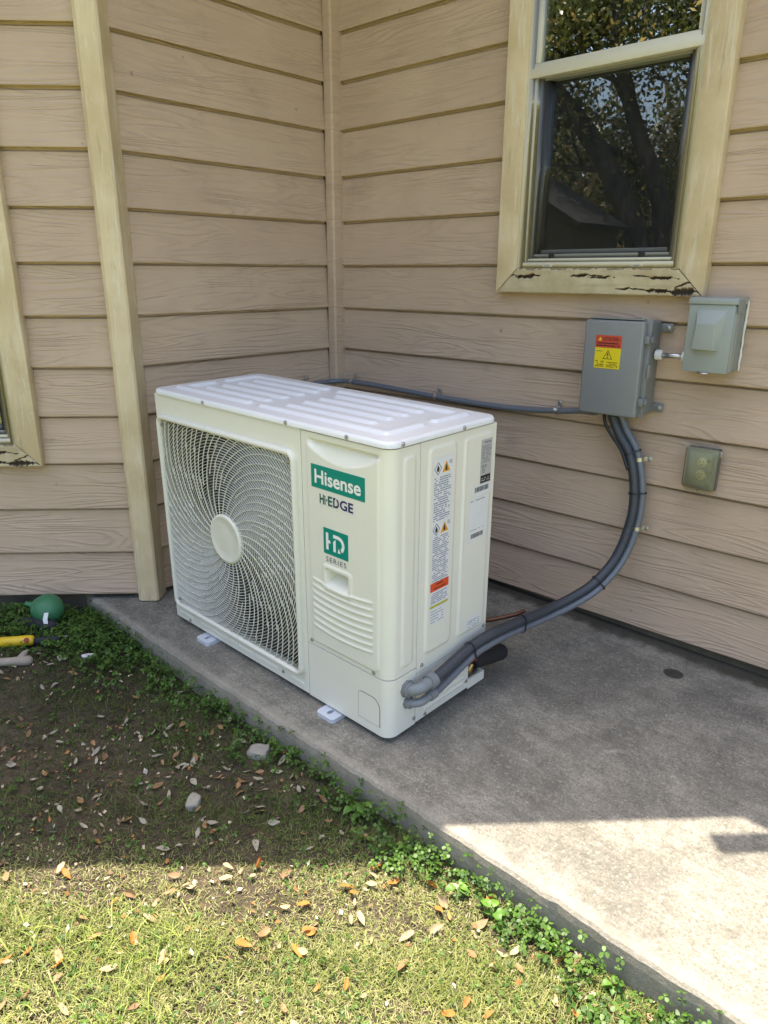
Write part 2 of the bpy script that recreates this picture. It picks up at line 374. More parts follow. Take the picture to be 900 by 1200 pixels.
Q = np.stack([ii, ii + 1, ii + 1 + nx_, ii + nx_], 1)
tag(link('ground', big_mesh('ground', V, Q), M['soil'], None, True), 'bare brown soil and thin lawn beside the concrete slab', 'ground', kind='structure')

SLX, SLY, SL0 = -.0175, .016, -.006
def sz(x, y): return SL0 + SLX * x + SLY * y
def edge_y(x):
    return -1.214 + .02 * max(0, (.35 - x)) * 1.1 + .002 * math.sin(5 * x) + .0012 * math.sin(17 * x + 1) + .001 * math.sin(43 * x)
xs = list(np.arange(-.7, 4.6, .02)); mb = MB(); prof_n = 7
for x in xs:
    ey = edge_y(x) + random.choice((0, 0, 0, .002, -.001)) + random.uniform(-.0012, .0012); j = random.uniform(-.0015, .0015)
    for (dy, dz) in ((None, 0), (.30, 0), (.016, 0), (.006, -.003), (0, -.011), (-.002, -.03), (.004, -.35)):
        y = .12 if dy is None else ey + dy
        mb.v.append((x, y, sz(x, y) + dz + (j if 0 < dz * -1 < .02 else 0)))
for i in range(len(xs) - 1):
    for k in range(prof_n - 1):
        a = i * prof_n + k; mb.f.append((a, a + 1, a + 1 + prof_n, a + prof_n))
slab = mb.build('concrete_slab', M['concrete'], None, False)
tag(slab, 'weathered grey concrete slab with a broom finish, half in sun', 'slab', kind='structure')

# ------------------------------------------------------------------ house
EXP = .178; L = 1.042; WTOP = 3.06; NR = 18
house = empty('house', (0, 0, 0))
tag(house, 'tan lap-siding house forming an inside corner behind the unit', 'house')
def wall_obj(name_m, loc, rz, x0, x1, holes):
    m = MB(); segs = []
    y0, y1 = .0285, .12
    hs = sorted(holes)
    cur = x0
    for (a, b, c, d) in hs:
        m.box(cur, a, y0, y1, 0, WTOP); m.box(a, b, y0, y1, 0, c); m.box(a, b, y0, y1, d, WTOP); cur = b
    m.box(cur, x1, y0, y1, 0, WTOP)
    o = m.build('wall', M['back'], house); o.location = loc; o.rotation_euler = (0, 0, rz); return o
BM_CACHE = {}
def board(parent, x0, x1, row):
    """one lap-siding plank, local frame: X along, -Y outwards"""
    ln = round(x1 - x0, 4)
    if ln not in BM_CACHE:
        n = max(2, int(ln / .12)); m = MB()
        prof = [(.0006, .002), (0.0, 0.004), (.0092, .09), (.0158, EXP - .011), (.0236, EXP - .006), (.0242, EXP + .012), (.0275, EXP + .012), (.0140, .006), (.0120, 0.004), (.0016, 0.0)]
        for i in range(n + 1):
            x = ln * i / n
            for (y, z) in prof: m.v.append((x, y, z))
        k = len(prof)
        for i in range(n):
            for j in range(k):
                a = i * k + j; b = i * k + (j + 1) % k; m.f.append((a, b, b + k, a + k))
        m.f.append(tuple(range(k - 1, -1, -1))); m.f.append(tuple(n * k + j for j in range(k)))
        me = m.mesh('siding_board'); me.materials.append(M['siding']); me.materials.append(M['lapshade']); BM_CACHE[ln] = me
        for pi in range(n * k): me.polygons[pi].material_index = 1 if pi % k in (6, 7, 8) else 0  # raw board underside coloured dark to deepen the shadow line under each lap
    o = bpy.data.objects.new('siding_board', BM_CACHE[ln]); COL.objects.link(o); o.parent = parent
    o.location = (x0, random.uniform(-.0006, .0006), row * EXP + random.uniform(-.0008, .0008))
    return o
# window openings (local wall frame): trim outer x0,x1,z0,z1
WA_T = (.884, 1.629, 1.147, 2.36); WC_T = (-1.10, -.337, .531, 2.12); TW = .083
wallA = wall_obj('wall', (0, 0, 0), 0, 0, 4.4, [(WA_T[0] + TW, WA_T[1] - TW, WA_T[2] + TW, WA_T[3] - TW)])
wallB = wall_obj('wall', (0, 0, 0), PI / 2, -L - .02, 0, [])
wallC = wall_obj('wall', (0, -L, 0), PI / 4, -2.6, 0.0, [(WC_T[0] + TW, WC_T[1] - TW, WC_T[2] + TW, WC_T[3] - TW)])
tag(wallA, 'right-hand siding wall with the window and electrical boxes'); tag(wallB, 'short siding wall behind the unit'); tag(wallC, 'angled siding wall at the left')
def rows(parent, x0, x1, wt):
    for r in range(NR):
        z0, z1 = r * EXP, (r + 1) * EXP
        if z0 > WTOP: break
        if wt and z1 - .11 > wt[2] and z0 < wt[3]:
            board(parent, x0, wt[0] + .012, r); board(parent, wt[1] - .012, x1, r)
        else: board(parent, x0, x1, r)
rows(wallA, .035, 4.4, WA_T); rows(wallB, -L + .04, -.035, None); rows(wallC, -2.6, -.02, WC_T)
# foundation behind the siding
m = MB(); m.box(0, 4.4, .030, .10, -.4, .004); m.build('foundation', M['found'], house)
m = MB(); m.box(-L - .02, 0, .03, .10, -.4, .004); o = m.build('foundation', M['found'], house); o.rotation_euler = (0, 0, PI / 2)
m = MB(); m.box(-2.6, .0, .045, .12, -.4, .004); o = m.build('foundation', M['found'], house); o.location = (0, -L, 0); o.rotation_euler = (0, 0, PI / 4)
# corner post in the inside corner
m = MB(); m.prism([(.0, .02), (.0, -.045), (.008, -.047), (.040, -.047), (.047, -.040), (.047, -.008), (.045, 0.02)], 'z', -.004, WTOP)
o = m.build('corner_post', M['siding'], house); tag(o, 'square siding-coloured post in the inside corner')
# outside corner board between angled wall and short wall
m = MB(); m.prism([(-.043, .012), (-.043, -.020), (-.030, -.030), (.030, -.030), (.037, -.024), (.046, .05), (.02, .05)], 'z', sz(0, -1.0) + .004, WTOP)
o = m.build('corner_board', M['trim'], house); o.location = (0, -L, 0); o.rotation_euler = (0, 0, PI / 4); tag(o, 'yellow-tan vertical corner board with worn paint')

def mitred(parent, T, side, mat, yo=-.032, yi=.016):
    x0, x1, z0, z1 = T; w = TW
    P = {'l': [(x0, z0), (x0 + w, z0 + w), (x0 + w, z1 - w), (x0, z1)], 'r': [(x1 - w, z0 + w), (x1, z0), (x1, z1), (x1 - w, z1 - w)],
         't': [(x0, z1), (x0 + w, z1 - w), (x1 - w, z1 - w), (x1, z1)]}[side]
    m = MB(); m.prism(P, 'y', yo, yi); return m.build('trim_board', mat, parent, bevel=.0025)
def rotted_sill(parent, T):
    """bottom casing board: split, rotten along the top and at both mitres"""
    x0, x1, z0, z1 = T; w = TW; nx, nz = 320, 44
    rg = random.Random(int(abs(x0) * 1000)); FR = [(rg.uniform(20, 70), rg.uniform(0, 6), 1.0), (rg.uniform(90, 160), rg.uniform(0, 6), .6), (rg.uniform(220, 330), rg.uniform(0, 6), .45), (rg.uniform(480, 620), rg.uniform(0, 6), .3)]
    def fn(x, ph): return sum(a * math.sin(f * x + p + ph) for f, p, a in FR) / 1.6
    def crack(x, z):
        u = (x - x0) / (x1 - x0); v = (z - z0) / w; d = 0.0
        def streak(u0, u1, vc, wd, ph, slope=0):
            if u < u0 or u > u1: return 0
            t = (u - u0) / (u1 - u0); env = math.sin(PI * t) ** .5
            c = vc + slope * (t - .5) + .035 * fn(x, ph); ww = wd * env * max(.12, .55 + .6 * fn(x, ph + 2))
            return max(0, 1.25 - abs(v - c) / max(ww, .012)) if abs(v - c) < ww * 1.25 else 0
        d = max(streak(.07, .25, .70, .085, 1), streak(.10, .17, .66, .10, 1.4), streak(.40, .56, .72, .07, 2.2), streak(.47, .62, .66, .035, 2.9), streak(.70, .90, .66, .06, 3.3, -.1), streak(.62, .99, .20, .05, 4.7, -.1), streak(.80, 1.0, .15, .17, 5.1), streak(.88, .97, .45, .04, 6.0, .3))
        d = max(d, max(0, 1 - abs(v - .985) / .06) * max(0, .3 + .9 * fn(x, 9)))
        return min(d, 1)
    Vv = []; Cc = []; F = []
    for j in range(nz + 1):
        v = j / nz; z = z0 + v * w
        a = x0 + v * w + .003; b = x1 - v * w - .004
        for i in range(nx + 1):
            x = a + (b - a) * i / nx; d = crack(x, z)
            e = min(1, min(i, nx - i) / 3, min(j, nz - j) / 2)
            y = -.031 + (1 - e) * .003 + .010 * min(1, d * 1.5) + .0006 * math.sin(90 * x + 40 * z)
            Vv.append((x, y, z)); Cc.append((d, d, d))
    W1 = nx + 1
    for j in range(nz):
        for i in range(nx):
            F.append((j * W1 + i, j * W1 + i + 1, (j + 1) * W1 + i + 1, (j + 1) * W1 + i))
    nb = len(Vv); ring = [i for i in range(W1)] + [j * W1 + nx for j in range(1, nz + 1)] + [nz * W1 + i for i in range(nx - 1, -1, -1)] + [j * W1 for j in range(nz - 1, 0, -1)]
    for r in ring: p = Vv[r]; Vv.append((p[0], .016, p[2])); Cc.append((0, 0, 0))
    for k in range(len(ring)):
        k2 = (k + 1) % len(ring); F.append((ring[k2], ring[k], nb + k, nb + k2))
    me = big_mesh('rotted_trim', np.array(Vv), np.array(F), np.array(Cc))
    o = link('trim_board', me, M['rot'], parent, True); sharp_by_angle(me, 1.2); tag(o, 'rotten, cracked bottom trim board'); return o
def frame_rect(m, x0, x1, z0, z1, w, y0, y1):
    m.box(x0, x0 + w, y0, y1, z0, z1); m.box(x1 - w, x1, y0, y1, z0, z1)
    m.box(x0 + w, x1 - w, y0, y1, z0, z0 + w); m.box(x0 + w, x1 - w, y0, y1, z1 - w, z1)
def window(parent_wall, T, rail_z, label):
    w = empty('window', (0, 0, 0), (0, 0, 0), house)
    w.location = parent_wall.location; w.rotation_euler = parent_wall.rotation_euler
    tag(w, label)
    mitred(w, T, 'l', M['trim']); mitred(w, T, 'r', M['trim']); mitred(w, T, 't', M['trim'])
    rotted_sill(w, T)
    x0, x1, z0, z1 = T[0] + TW - .002, T[1] - TW + .002, T[2] + TW - .002, T[3] - TW + .002
    m = MB(); frame_rect(m, x0, x1, z0, z1, .022, -.024, .055); m.build('window_frame', M['vinyl'], w, bevel=.0025)
    # inner stop of the frame, one step back
    m = MB(); frame_rect(m, x0 + .0215, x1 - .0215, z0 + .0215, z1 - .0215, .013, -.012, .05); m.build('inner_stop', M['vinyl'], w, bevel=.002)
    # upper sash with meeting rail
    m = MB(); a, b = x0 + .012, x1 - .012
    m.box(a, a + .024, -.014, .012, rail_z + .0447, z1 - .02); m.box(b - .024, b, -.014, .012, rail_z + .0447, z1 - .02); m.box(a + .024, b - .024, -.014, .012, z1 - .045, z1 - .02)
    m.build('upper_sash', M['vinyl'], w, bevel=.003)
    m = MB(); m.prism([(-.026, rail_z), (-.026, rail_z + .022), (-.016, rail_z + .044), (.02, rail_z + .044), (.02, rail_z)], 'x', a - .004, b + .004); m.build('meeting_rail', M['vinyl'], w, bevel=.002)
    m = MB(); m.box(a + .022, b - .022, .000, .005, rail_z + .04, z1 - .04); m.build('glass_pane', M['glass'], w)
    # lower sash, set back behind an insect screen
    c, d, e, f = x0 + .0345, x1 - .0345, z0 + .0345, rail_z - .001
    m = MB(); frame_rect(m, c, d, e, f + .026, .030, .022, .046); m.build('lower_sash', M['vinyl2'], w, bevel=.002)
    m = MB(); m.box(c + .028, d - .028, .036, .041, e + .028, f); m.build('glass_pane', M['glass2'], w)
    m = MB(); frame_rect(m, c + .001, d - .001, e + .001, f + .008, .014, .002, .012); m.build('screen_frame', M['vinyl2'], w, bevel=.0015)
    m = MB(); m.add([(c + .013, .007, e + .013), (d - .013, .007, e + .013), (d - .013, .007, f - .013), (c + .013, .007, f - .013)], [(0, 1, 2, 3)]); m.build('insect_screen', M['screen'], w)
    for u in (.17, .80):
        xx = c + (d - c) * u; m = MB(); m.box(xx - .011, xx + .011, -.001, .0018, e + .0015, e + .0165); m.build('screen_tab', M['blk'], w, bevel=.001)
        m = MB(); m.box(xx - .018, xx + .018, -.0262, -.0235, z0 + .007, z0 + .013); m.build('weep_slot', M['vinyl'], w, bevel=.0008)
        m = MB(); m.box(xx - .013, xx + .013, -.0268, -.0259, z0 + .0085, z0 + .0115); m.build('slot_opening', M['vinyl2'], w)
    # the dark room behind
    m = MB(); X0, X1, Z0, Z1 = x0 - .3, x1 + .08, z0 - .3, z1 + .12
    m.add([(X0, .121, Z0), (X1, .121, Z0), (X1, 1.2, Z0), (X0, 1.2, Z0), (X0, .121, Z1), (X1, .121, Z1), (X1, 1.2, Z1), (X0, 1.2, Z1)], [(0, 1, 2, 3), (4, 7, 6, 5), (1, 5, 6, 2), (2, 6, 7, 3), (3, 7, 4, 0)])
    m.build('dark_room', M['dark'], w)
    return w
window(wallA, WA_T, 1.823, 'single-hung window with almond vinyl frame and rotten bottom trim')
window(wallC, WC_T, 1.35, 'low window at the left edge with peeling tan trim')
# roof: the eaves that throw the shade
NC = 1.895; YE = -.50
m = MB(); poly = [(YE + NC, YE), (4.6, YE), (4.6, 3.4), (-4.5, 3.4), (-4.5, -4.5 - NC)]
roof = m.prism(poly, 'z', 3.075, 3.20).build('roof', M['roofm'], house); tag(roof, 'deep roof overhang shading the corner')
m = MB(); m.prism([(YE + NC - .005, YE + .005), (4.59, YE + .005), (4.59, 3.3), (-4.4, 3.3), (-4.4, -4.4 - NC + .006)], 'z', 3.06, 3.074); m.build('soffit', M['soffit'], roof)
# roof slope behind the eaves
m = MB(); top = [(2.6, .9, 3.8), (4.6, .9, 3.8), (4.6, 3.4, 3.8), (-4.5, 3.4, 3.8), (-4.5, -3.4, 3.8)]
bot = [(p[0], p[1], 3.201) for p in poly]
m.add(bot + top, [(0, 1, 6, 5), (1, 2, 7, 6), (2, 3, 8, 7), (3, 4, 9, 8), (4, 0, 5, 9), (5, 6, 7, 8, 9)]); m.build('roof_slope', M['roofm'], roof)
# short diverter poking out of the valley between the eaves; its shadow lies on the slab
m = MB(); a = Vector((1.393, -.635, 3.13)); t_ = Vector((.7071, .7071, 0)); n_ = Vector((.7071, -.7071, 0))
b_ = a + t_ * .22
vs_ = []
for p in (a, b_):
    for sgn, zz in ((-1, -.03), (1, -.03), (1, .03), (-1, .03)): vs_.append(p + n_ * .024 * sgn + Vector((0, 0, zz)))
m.add(vs_, [(0, 1, 2, 3), (7, 6, 5, 4), (0, 4, 5, 1), (1, 5, 6, 2), (2, 6, 7, 3), (3, 7, 4, 0)]); m.build('rain_diverter', M['fascia'], roof)

# ------------------------------------------------------------------ heat pump
W, D, H = 1.0862, .4420, .8528
AC = empty('outdoor_unit', (.22589, -1.06748, -.00808), (.0177, .0176, -.0117))
tag(AC, 'large off-white outdoor heat pump unit with fan grille and teal brand label', 'air conditioner')
AM = Matrix.Translation(AC.location) @ AC.rotation_euler.to_matrix().to_4x4()
def panel(name, path, zs, hfn, mat, flange=.008):
    """path: list of (x,y,nx,ny,s); sheet-metal panel embossed by hfn(s,z)"""
    path = np.array(path); zs = np.asarray(zs)
    S_, Z_ = np.meshgrid(path[:, 4], zs); Hh = hfn(S_, Z_)
    S2 = np.pad(Hh, 1, mode='edge'); mask = np.zeros_like(S2); mask[0] = mask[-1] = 1; mask[:, 0] = mask[:, -1] = 1
    S2 = S2 - mask * flange
    pp = np.concatenate([path[:1], path, path[-1:]]); zz = np.concatenate([zs[:1], zs, zs[-1:]])
    X = pp[None, :, 0] + pp[None, :, 2] * S2; Y = pp[None, :, 1] + pp[None, :, 3] * S2; Z = np.repeat(zz[:, None], len(pp), 1)
    V = np.stack([X.ravel(), Y.ravel(), Z.ravel()], 1); n = len(pp)
    i = (np.arange(len(zz) - 1)[:, None] * n + np.arange(n - 1)[None]).ravel()
    me = big_mesh(name, V, np.stack([i, i + 1, i + 1 + n, i + n], 1))
    o = link(name, me, mat, AC, True); sharp_by_angle(me, 1.1); return o
RC = .034
def wrap_path(xa, yb, step=.004):
    out = []; s = xa
    for x in np.linspace(xa, W - RC, max(2, int((W - RC - xa) / step))): out.append((x, 0, 0, -1, x))
    s = W - RC
    for k in range(1, 13):
        a = PI / 2 * k / 12; out.append((W - RC + RC * math.sin(a), RC - RC * math.cos(a), math.sin(a), -math.cos(a), s + RC * a))
    s1 = s + RC * PI / 2
    for y in np.linspace(RC, yb, max(2, int((yb - RC) / step)))[1:]: out.append((W, y, 1, 0, s1 + y - RC))
    return out
S_OF_Y = lambda y: W - RC + RC * PI / 2 + y - RC
def h_service(s, z):
    h = raised(s, z, .780, 1.050, .203, .815, .018, .0045)
    u = (s - .915) / .135; arc = .762 + .042 * u * u
    inside = (np.abs(u) < .98) & (z > arc)
    h = h - np.where(inside, .021 * np.clip((z - arc) / np.maximum(.813 - arc, .004), 0, 1), 0) * smooth01(.98, .9, np.abs(u)) * smooth01(.818, .808, z)
    # curved louvres
    zc = z + .012 * (1 - ((s - .91) / .13) ** 2) - .0
    for k in range(8):
        zk = .400 - k * .0212
        h = h + .0036 * np.exp(-((zc - zk - .012) / .0036) ** 2) * smooth01(.788, .80, s) * smooth01(1.034, 1.02, s)
    h = h + raised(s, z, .838, .952, .388, .468, .012, .003, .005)
    h = h - raised(s, z, .852, .938, .400, .456, .006, .046, .003) * (0.12 + .88 * smooth01(.402, .440, z))
    h = h + raised(s, z, S_OF_Y(.050), S_OF_Y(.092), .212, .808, .014, .0035)
    return h
zsU = np.arange(.187, .8365, .0028)
panel('service_panel', wrap_path(.7565, .1115), zsU, h_service, M['ac'])
panel('lower_corner_panel', wrap_path(.7565, .1115), np.linspace(.0, .184, 24), lambda s, z: 0 * s, M['ac'])
def side_path(ya, yb, step=.004): return [(W, y, 1, 0, y) for y in np.linspace(ya, yb, int((yb - ya) / step))]
def h_side(s, z):
    h = raised(s, z, .146, .258, .214, .813, .016, .004) + raised(s, z, .296, .422, .208, .812, .012, .0035)
    h = h + raised(s, z, .2985, .3025, .45, .805, .002, .0015, .003)
    return h
panel('side_panel', side_path(.1135, D), np.arange(.166, .8365, .004), h_side, M['ac'])
def h_valve(s, z):
    h = 0 * s
    for k in range(6):
        zk = .030 + k * .0195; h = h + raised(s, z, .150 + .004 * k, .338, zk - .0045, zk + .0045, .0045, .0035, .004)
    return h
panel('valve_cover', side_path(.1135, .362, .003), np.linspace(.003, .1635, 60), h_valve, M['ac'])
# fan-side front panel with a square opening
m = MB(); ox0, ox1, oz0, oz1 = .030, .722, .068, .757
m.box(.004, ox0, 0, .012, .002, .836); m.box(ox1, .754, 0, .012, .002, .836); m.box(ox0, ox1, 0, .012, .002, oz0); m.box(ox0, ox1, 0, .012, oz1, .836)
m.box(.004, .012, .012, D, .002, .836)                     # left flank
m.build('front_panel', M['ac'], AC, autosmooth=True)
m = MB(); m.box(.03, W - .01, D - .012, D - .004, .19, .836); m.build('back_panel', M['acin'], AC)
m = MB()
for xa, xb in ((.03, .115), (.165, .60), (.665, .73)): m.box(xa, xb, -.003, .002, .019, .031)
m.build('pressed_strip', M['ac'], AC, bevel=.002)
def rr_path(x0, x1, z0, z1, r, n=8):
    out = []
    for cx, cz, a0 in ((x1 - r, z0 + r, -PI / 2), (x1 - r, z1 - r, 0), (x0 + r, z1 - r, PI / 2), (x0 + r, z0 + r, PI)):
        for k in range(n + 1):
            a = a0 + PI / 2 * k / n; out.append((cx + r * math.cos(a), cz + r * math.sin(a)))
    return out
def sweep_frame(name, x0, x1, z0, z1, r, prof, mat):
    """prof: (inset, y) pairs swept round a rounded rectangle"""
    m = MB(); loops = []
    for ins, y in prof:
        loops.append([(x, y, z) for x, z in rr_path(x0 + ins, x1 - ins, z0 + ins, z1 - ins, max(r - ins, .002))])
    n = len(loops[0]); m.v = [p for l in loops for p in l]
    for a in range(len(loops) - 1):
        for k in range(n):
            k2 = (k + 1) % n; m.f.append((a * n + k, a * n + k2, (a + 1) * n + k2, (a + 1) * n + k))
    return m.build(name, mat, AC, True, autosmooth=True)
sweep_frame('grille_frame', .018, .736, .054, .770, .032, [(0, .001), (.0, -.010), (.003, -.0145), (.007, -.016), (.012, -.0150), (.0155, -.011), (.017, .011)], M['grille'])
# grille: deep concentric rings and swept spokes inside the square opening
FC = (.376, .4125); gx0, gx1, gz0, gz1 = .034, .720, .070, .754
def inside(x, z): return sd_rr(np.array(x), np.array(z), gx0, gx1, gz0, gz1, .018) < .002
def strip(m, pts, half_t, y0, y1):
    """ribbon standing on edge: pts (x,z) path, thin across, deep in y"""
    n = len(pts); b = len(m.v)
    for i in range(n):
        a = pts[max(i - 1, 0)]; c = pts[min(i + 1, n - 1)]; dx, dz = c[0] - a[0], c[1] - a[1]; l_ = math.hypot(dx, dz) or 1
        nx, nz = -dz / l_ * half_t, dx / l_ * half_t; x, z = pts[i]
        m.v += [(x + nx, y0, z + nz), (x - nx, y0, z - nz), (x - nx, y1, z - nz), (x + nx, y1, z + nz)]
    for i in range(n - 1):
        for k in range(4):
            k2 = (k + 1) % 4; m.f.append((b + i * 4 + k, b + i * 4 + k2, b + (i + 1) * 4 + k2, b + (i + 1) * 4 + k))
def clip_runs(pts):
    xs_ = np.array(pts); ok = inside(xs_[:, 0], xs_[:, 1]); runs = []; cur = []
    for p, k in zip(pts, ok):
        if k: cur.append(p)
        else:
            if len(cur) > 1: runs.append(cur)
            cur = []
    if len(cur) > 1: runs.append(cur)
    return runs
m = MB(); rr = .0895
while rr < .49:
    n = int(70 + rr * 260); pts = [(FC[0] + rr * math.cos(2 * PI * k / n), FC[1] + rr * math.sin(2 * PI * k / n)) for k in range(n + 1)]
    for run in clip_runs(pts): strip(m, run, .00065, -.0070, -.0028)
    rr += .0093
m.build('grille_rings', M['grille'], AC)
m = MB()
def spoke(th0, ra, rb):
    pts = []; n = int((rb - ra) / .007) + 2
    for k in range(n):
        r = ra + (rb - ra) * k / (n - 1); t = th0 - 2.35 * (r - .08) - 1.3 * (r - .08) ** 2
        pts.append((FC[0] + r * math.cos(t), FC[1] + r * math.sin(t)))
    for run in clip_runs(pts): strip(m, run, .0009, -.0090, -.0060)
NS = 30
for k in range(NS):
    a = 2 * PI * k / NS
    spoke(a, .08, .215 + .03 * (k % 3)); spoke(a + .03, .205 + .03 * (k % 3), .50)
    b = a + PI / NS + .02; spoke(b, .165 + .025 * ((k * 2) % 3), .31 + .03 * (k % 2)); spoke(b + .025, .30 + .03 * (k % 2), .50)
m.build('grille_spokes', M['grille'], AC)
m = MB(); m.lathe([(.083, .002), (.083, -.010), (.080, -.0135), (.074, -.0145), (.072, -.0135), (.04, -.0145), (.004, -.015)], (FC[0], 0, FC[1]), (0, 1, 0), 48)
m.build('grille_hub', M['grille'], AC, True, autosmooth=True)
# shroud with circular mouth, barrel, dark cavity and the fan
m = MB(); nseg = 72; rad = .318; yv = .030
ring = [(FC[0] + rad * math.cos(2 * PI * k / nseg), FC[1] + rad * math.sin(2 * PI * k / nseg)) for k in range(nseg)]
def to_square(k):
    c, s = math.cos(2 * PI * k / nseg), math.sin(2 * PI * k / nseg); q = .352 / max(abs(c), abs(s)); return (FC[0] + c * q, FC[1] + s * q)
m.v = [(x, yv, z) for x, z in ring] + [(*to_square(k)[:1], yv, to_square(k)[1]) for k in range(nseg)] + [(x, yv + .10, z) for x, z in ring]
for k in range(nseg):
    k2 = (k + 1) % nseg; m.f += [(k, k2, nseg + k2, nseg + k), (k, 2 * nseg + k, 2 * nseg + k2, k2)]
m.build('fan_shroud', M['shroud'], AC)
m = MB(); m.add([(.013, .20, .05), (.75, .20, .05), (.75, .20, .79), (.013, .20, .79)], [(0, 1, 2, 3)]); m.build('coil', M['acin'], AC)
m = MB(); m.add([(.7545, .012, .01), (.7545, .40, .01), (.7545, .40, .83), (.7545, .012, .83)], [(0, 1, 2, 3)]); m.build('divider', M['acin'], AC)
fan = empty('fan', (FC[0], .085, FC[1]), (0, 0, 0), AC)
for kb in range(3):
    m = MB(); nr, nt = 10, 12
    for i in range(nr + 1):
        r = .05 + .255 * i / nr; sweep = .5 * (i / nr) ** 1.5
        for j in range(nt + 1):
            a = 2 * PI * kb / 3 + 1.25 * j / nt - sweep; m.v.append((r * math.cos(a), -.045 + .09 * (j / nt), r * math.sin(a)))
    for i in range(nr):
        for j in range(nt):
            a = i * (nt + 1) + j; m.f.append((a, a + 1, a + nt + 2, a + nt + 1))
    m.build('fan_blade', M['blade_g'], fan, True)
m = MB(); m.lathe([(.062, .05), (.062, -.04), (.05, -.05), (.003, -.055)], (0, 0, 0), (0, 1, 0), 32); m.build('fan_hub', M['blade_g'], fan, True, autosmooth=True)
# lid
LX0, LX1, LY0, LY1, LR = -.004, W + .004, -.005, D + .006, .037
gxs = np.linspace(LX0, LX1, 232); gys = np.linspace(LY0, LY1, 96); X, Y = np.meshgrid(gxs, gys)
# pull the grid corners onto the rounded outline
for cx, cy, sx_, sy_ in ((LX1 - LR, LY0 + LR, 1, -1), (LX0 + LR, LY0 + LR, -1, -1), (LX1 - LR, LY1 - LR, 1, 1), (LX0 + LR, LY1 - LR, -1, 1)):
    dx, dy = (X - cx) * sx_, (Y - cy) * sy_; msk = (dx > 0) & (dy > 0)
    mx = np.maximum(dx, dy); hy = np.hypot(dx, dy) + 1e-9; sc = np.where(msk, mx / hy, 1)
    X = np.where(msk, cx + sx_ * dx * sc, X); Y = np.where(msk, cy + sy_ * dy * sc, Y)
din = -sd_rr(X, Y, LX0, LX1, LY0, LY1, LR); rr_ = .007
Zl = H + .001 - np.where(din < rr_, rr_ - np.sqrt(np.maximum(rr_ ** 2 - (rr_ - din) ** 2, 0)), 0)
def rib(x0, x1, y0, y1, h=.0072): return raised(X, Y, x0, x1, y0, y1, min((x1 - x0), (y1 - y0)) / 2 * .95, h, .008)
Hl = 0 * X
for y in (.128, .193, .258, .323): Hl = np.maximum(Hl, rib(.555, .915, y - .015, y + .015)); Hl = np.maximum(Hl, rib(.135, .470, y - .015, y + .015))
def u_rib(xa, xb, xo):
    a = rib(min(xa, xo), max(xa, xo), .052, .084); b = rib(min(xa, xo), max(xa, xo), .367, .399)
    c = rib(xo - .016, xo + .016, .052, .205); d = rib(xo - .016, xo + .016, .246, .399)
    return np.maximum(np.maximum(a, b), np.maximum(c, d))
Hl = np.maximum(Hl, u_rib(.50, 0, 1.01)); Hl = np.maximum(Hl, u_rib(.455, 0, .065))
Zl = Zl + Hl
n = X.shape[1]; mY = X.shape[0]
Xp = np.pad(X, 1, mode='edge'); Yp = np.pad(Y, 1, mode='edge'); Zp = np.pad(Zl, 1, mode='edge'); Zp[0] = Zp[-1] = H - .0155; Zp[:, 0] = Zp[:, -1] = H - .0155
n += 2; mY += 2; i = (np.arange(mY - 1)[:, None] * n + np.arange(n - 1)[None]).ravel()
me = big_mesh('lid', np.stack([Xp.ravel(), Yp.ravel(), Zp.ravel()], 1), np.stack([i, i + 1, i + 1 + n, i + n], 1))
o = link('lid', me, M['aclid'], AC, True); sharp_by_angle(me, 1.2); tag(o, 'white top lid with embossed ribs')
m = MB(); m.box(.006, W - .016, .016, D - .002, H - .024, H - .017); m.build('lid_gasket', M['acin'], AC)
# base tray
m = MB(); m.box(.008, W - .03, .03, D + .004, -.004, .0015); m.box(W - .006, W + .002, .362, D + .004, -.003, .028); m.box(.7, W - .006, D - .004, D + .004, .002, .028)
m.build('base_tray', M['ac'], AC)
# feet
def foot(x):
    m = MB(); pts = rr_path(x - .036, x + .036, -.040, .06, .012); hole = [(x + .007 * math.cos(2 * PI * k / len(pts) - .7), -.012 + .014 * math.sin(2 * PI * k / len(pts) - .7)) for k in range(len(pts))]
    n = len(pts)
    for lay in (-.0055, -.0185):
        m.v += [(p[0], p[1], lay) for p in pts] + [(p[0], p[1], lay) for p in hole]
    for k in range(n):
        k2 = (k + 1) % n
        m.f += [(k, k2, n + k2, n + k), (2 * n + k, 3 * n + k, 3 * n + k2, 2 * n + k2), (k, 2 * n + k, 2 * n + k2, k2), (n + k, n + k2, 3 * n + k2, 3 * n + k)]
    o = m.build('foot', M['foot'], AC, autosmooth=True)
    m = MB(); m.box(x - .036, x + .036, .06, D + .03, -.0185, -.0045); m.build('foot_rail', M['foot'], AC)
    return o
foot(.222); foot(.862)
# knock-out cover
def ko(g, y0): 
    pts = [(.970 - g, .030 - g), (1.052 + g, .030 - g), (1.052 + g, .085)] + [(1.052 + g - .03 + .03 * math.cos(a), .085 + (.03 + g) * math.sin(a)) for a in (.4, .8, 1.2, 1.57)] + [(.982, .115 + g), (.972 - g, .112), (.970 - g, .10)]
    m = MB(); m.prism(pts, 'y', y0, .004); return m
ko(.0016, -.0006).build('knockout_gap', M['acin'], AC); ko(0, -.0014).build('knockout_cover', M['ac'], AC)
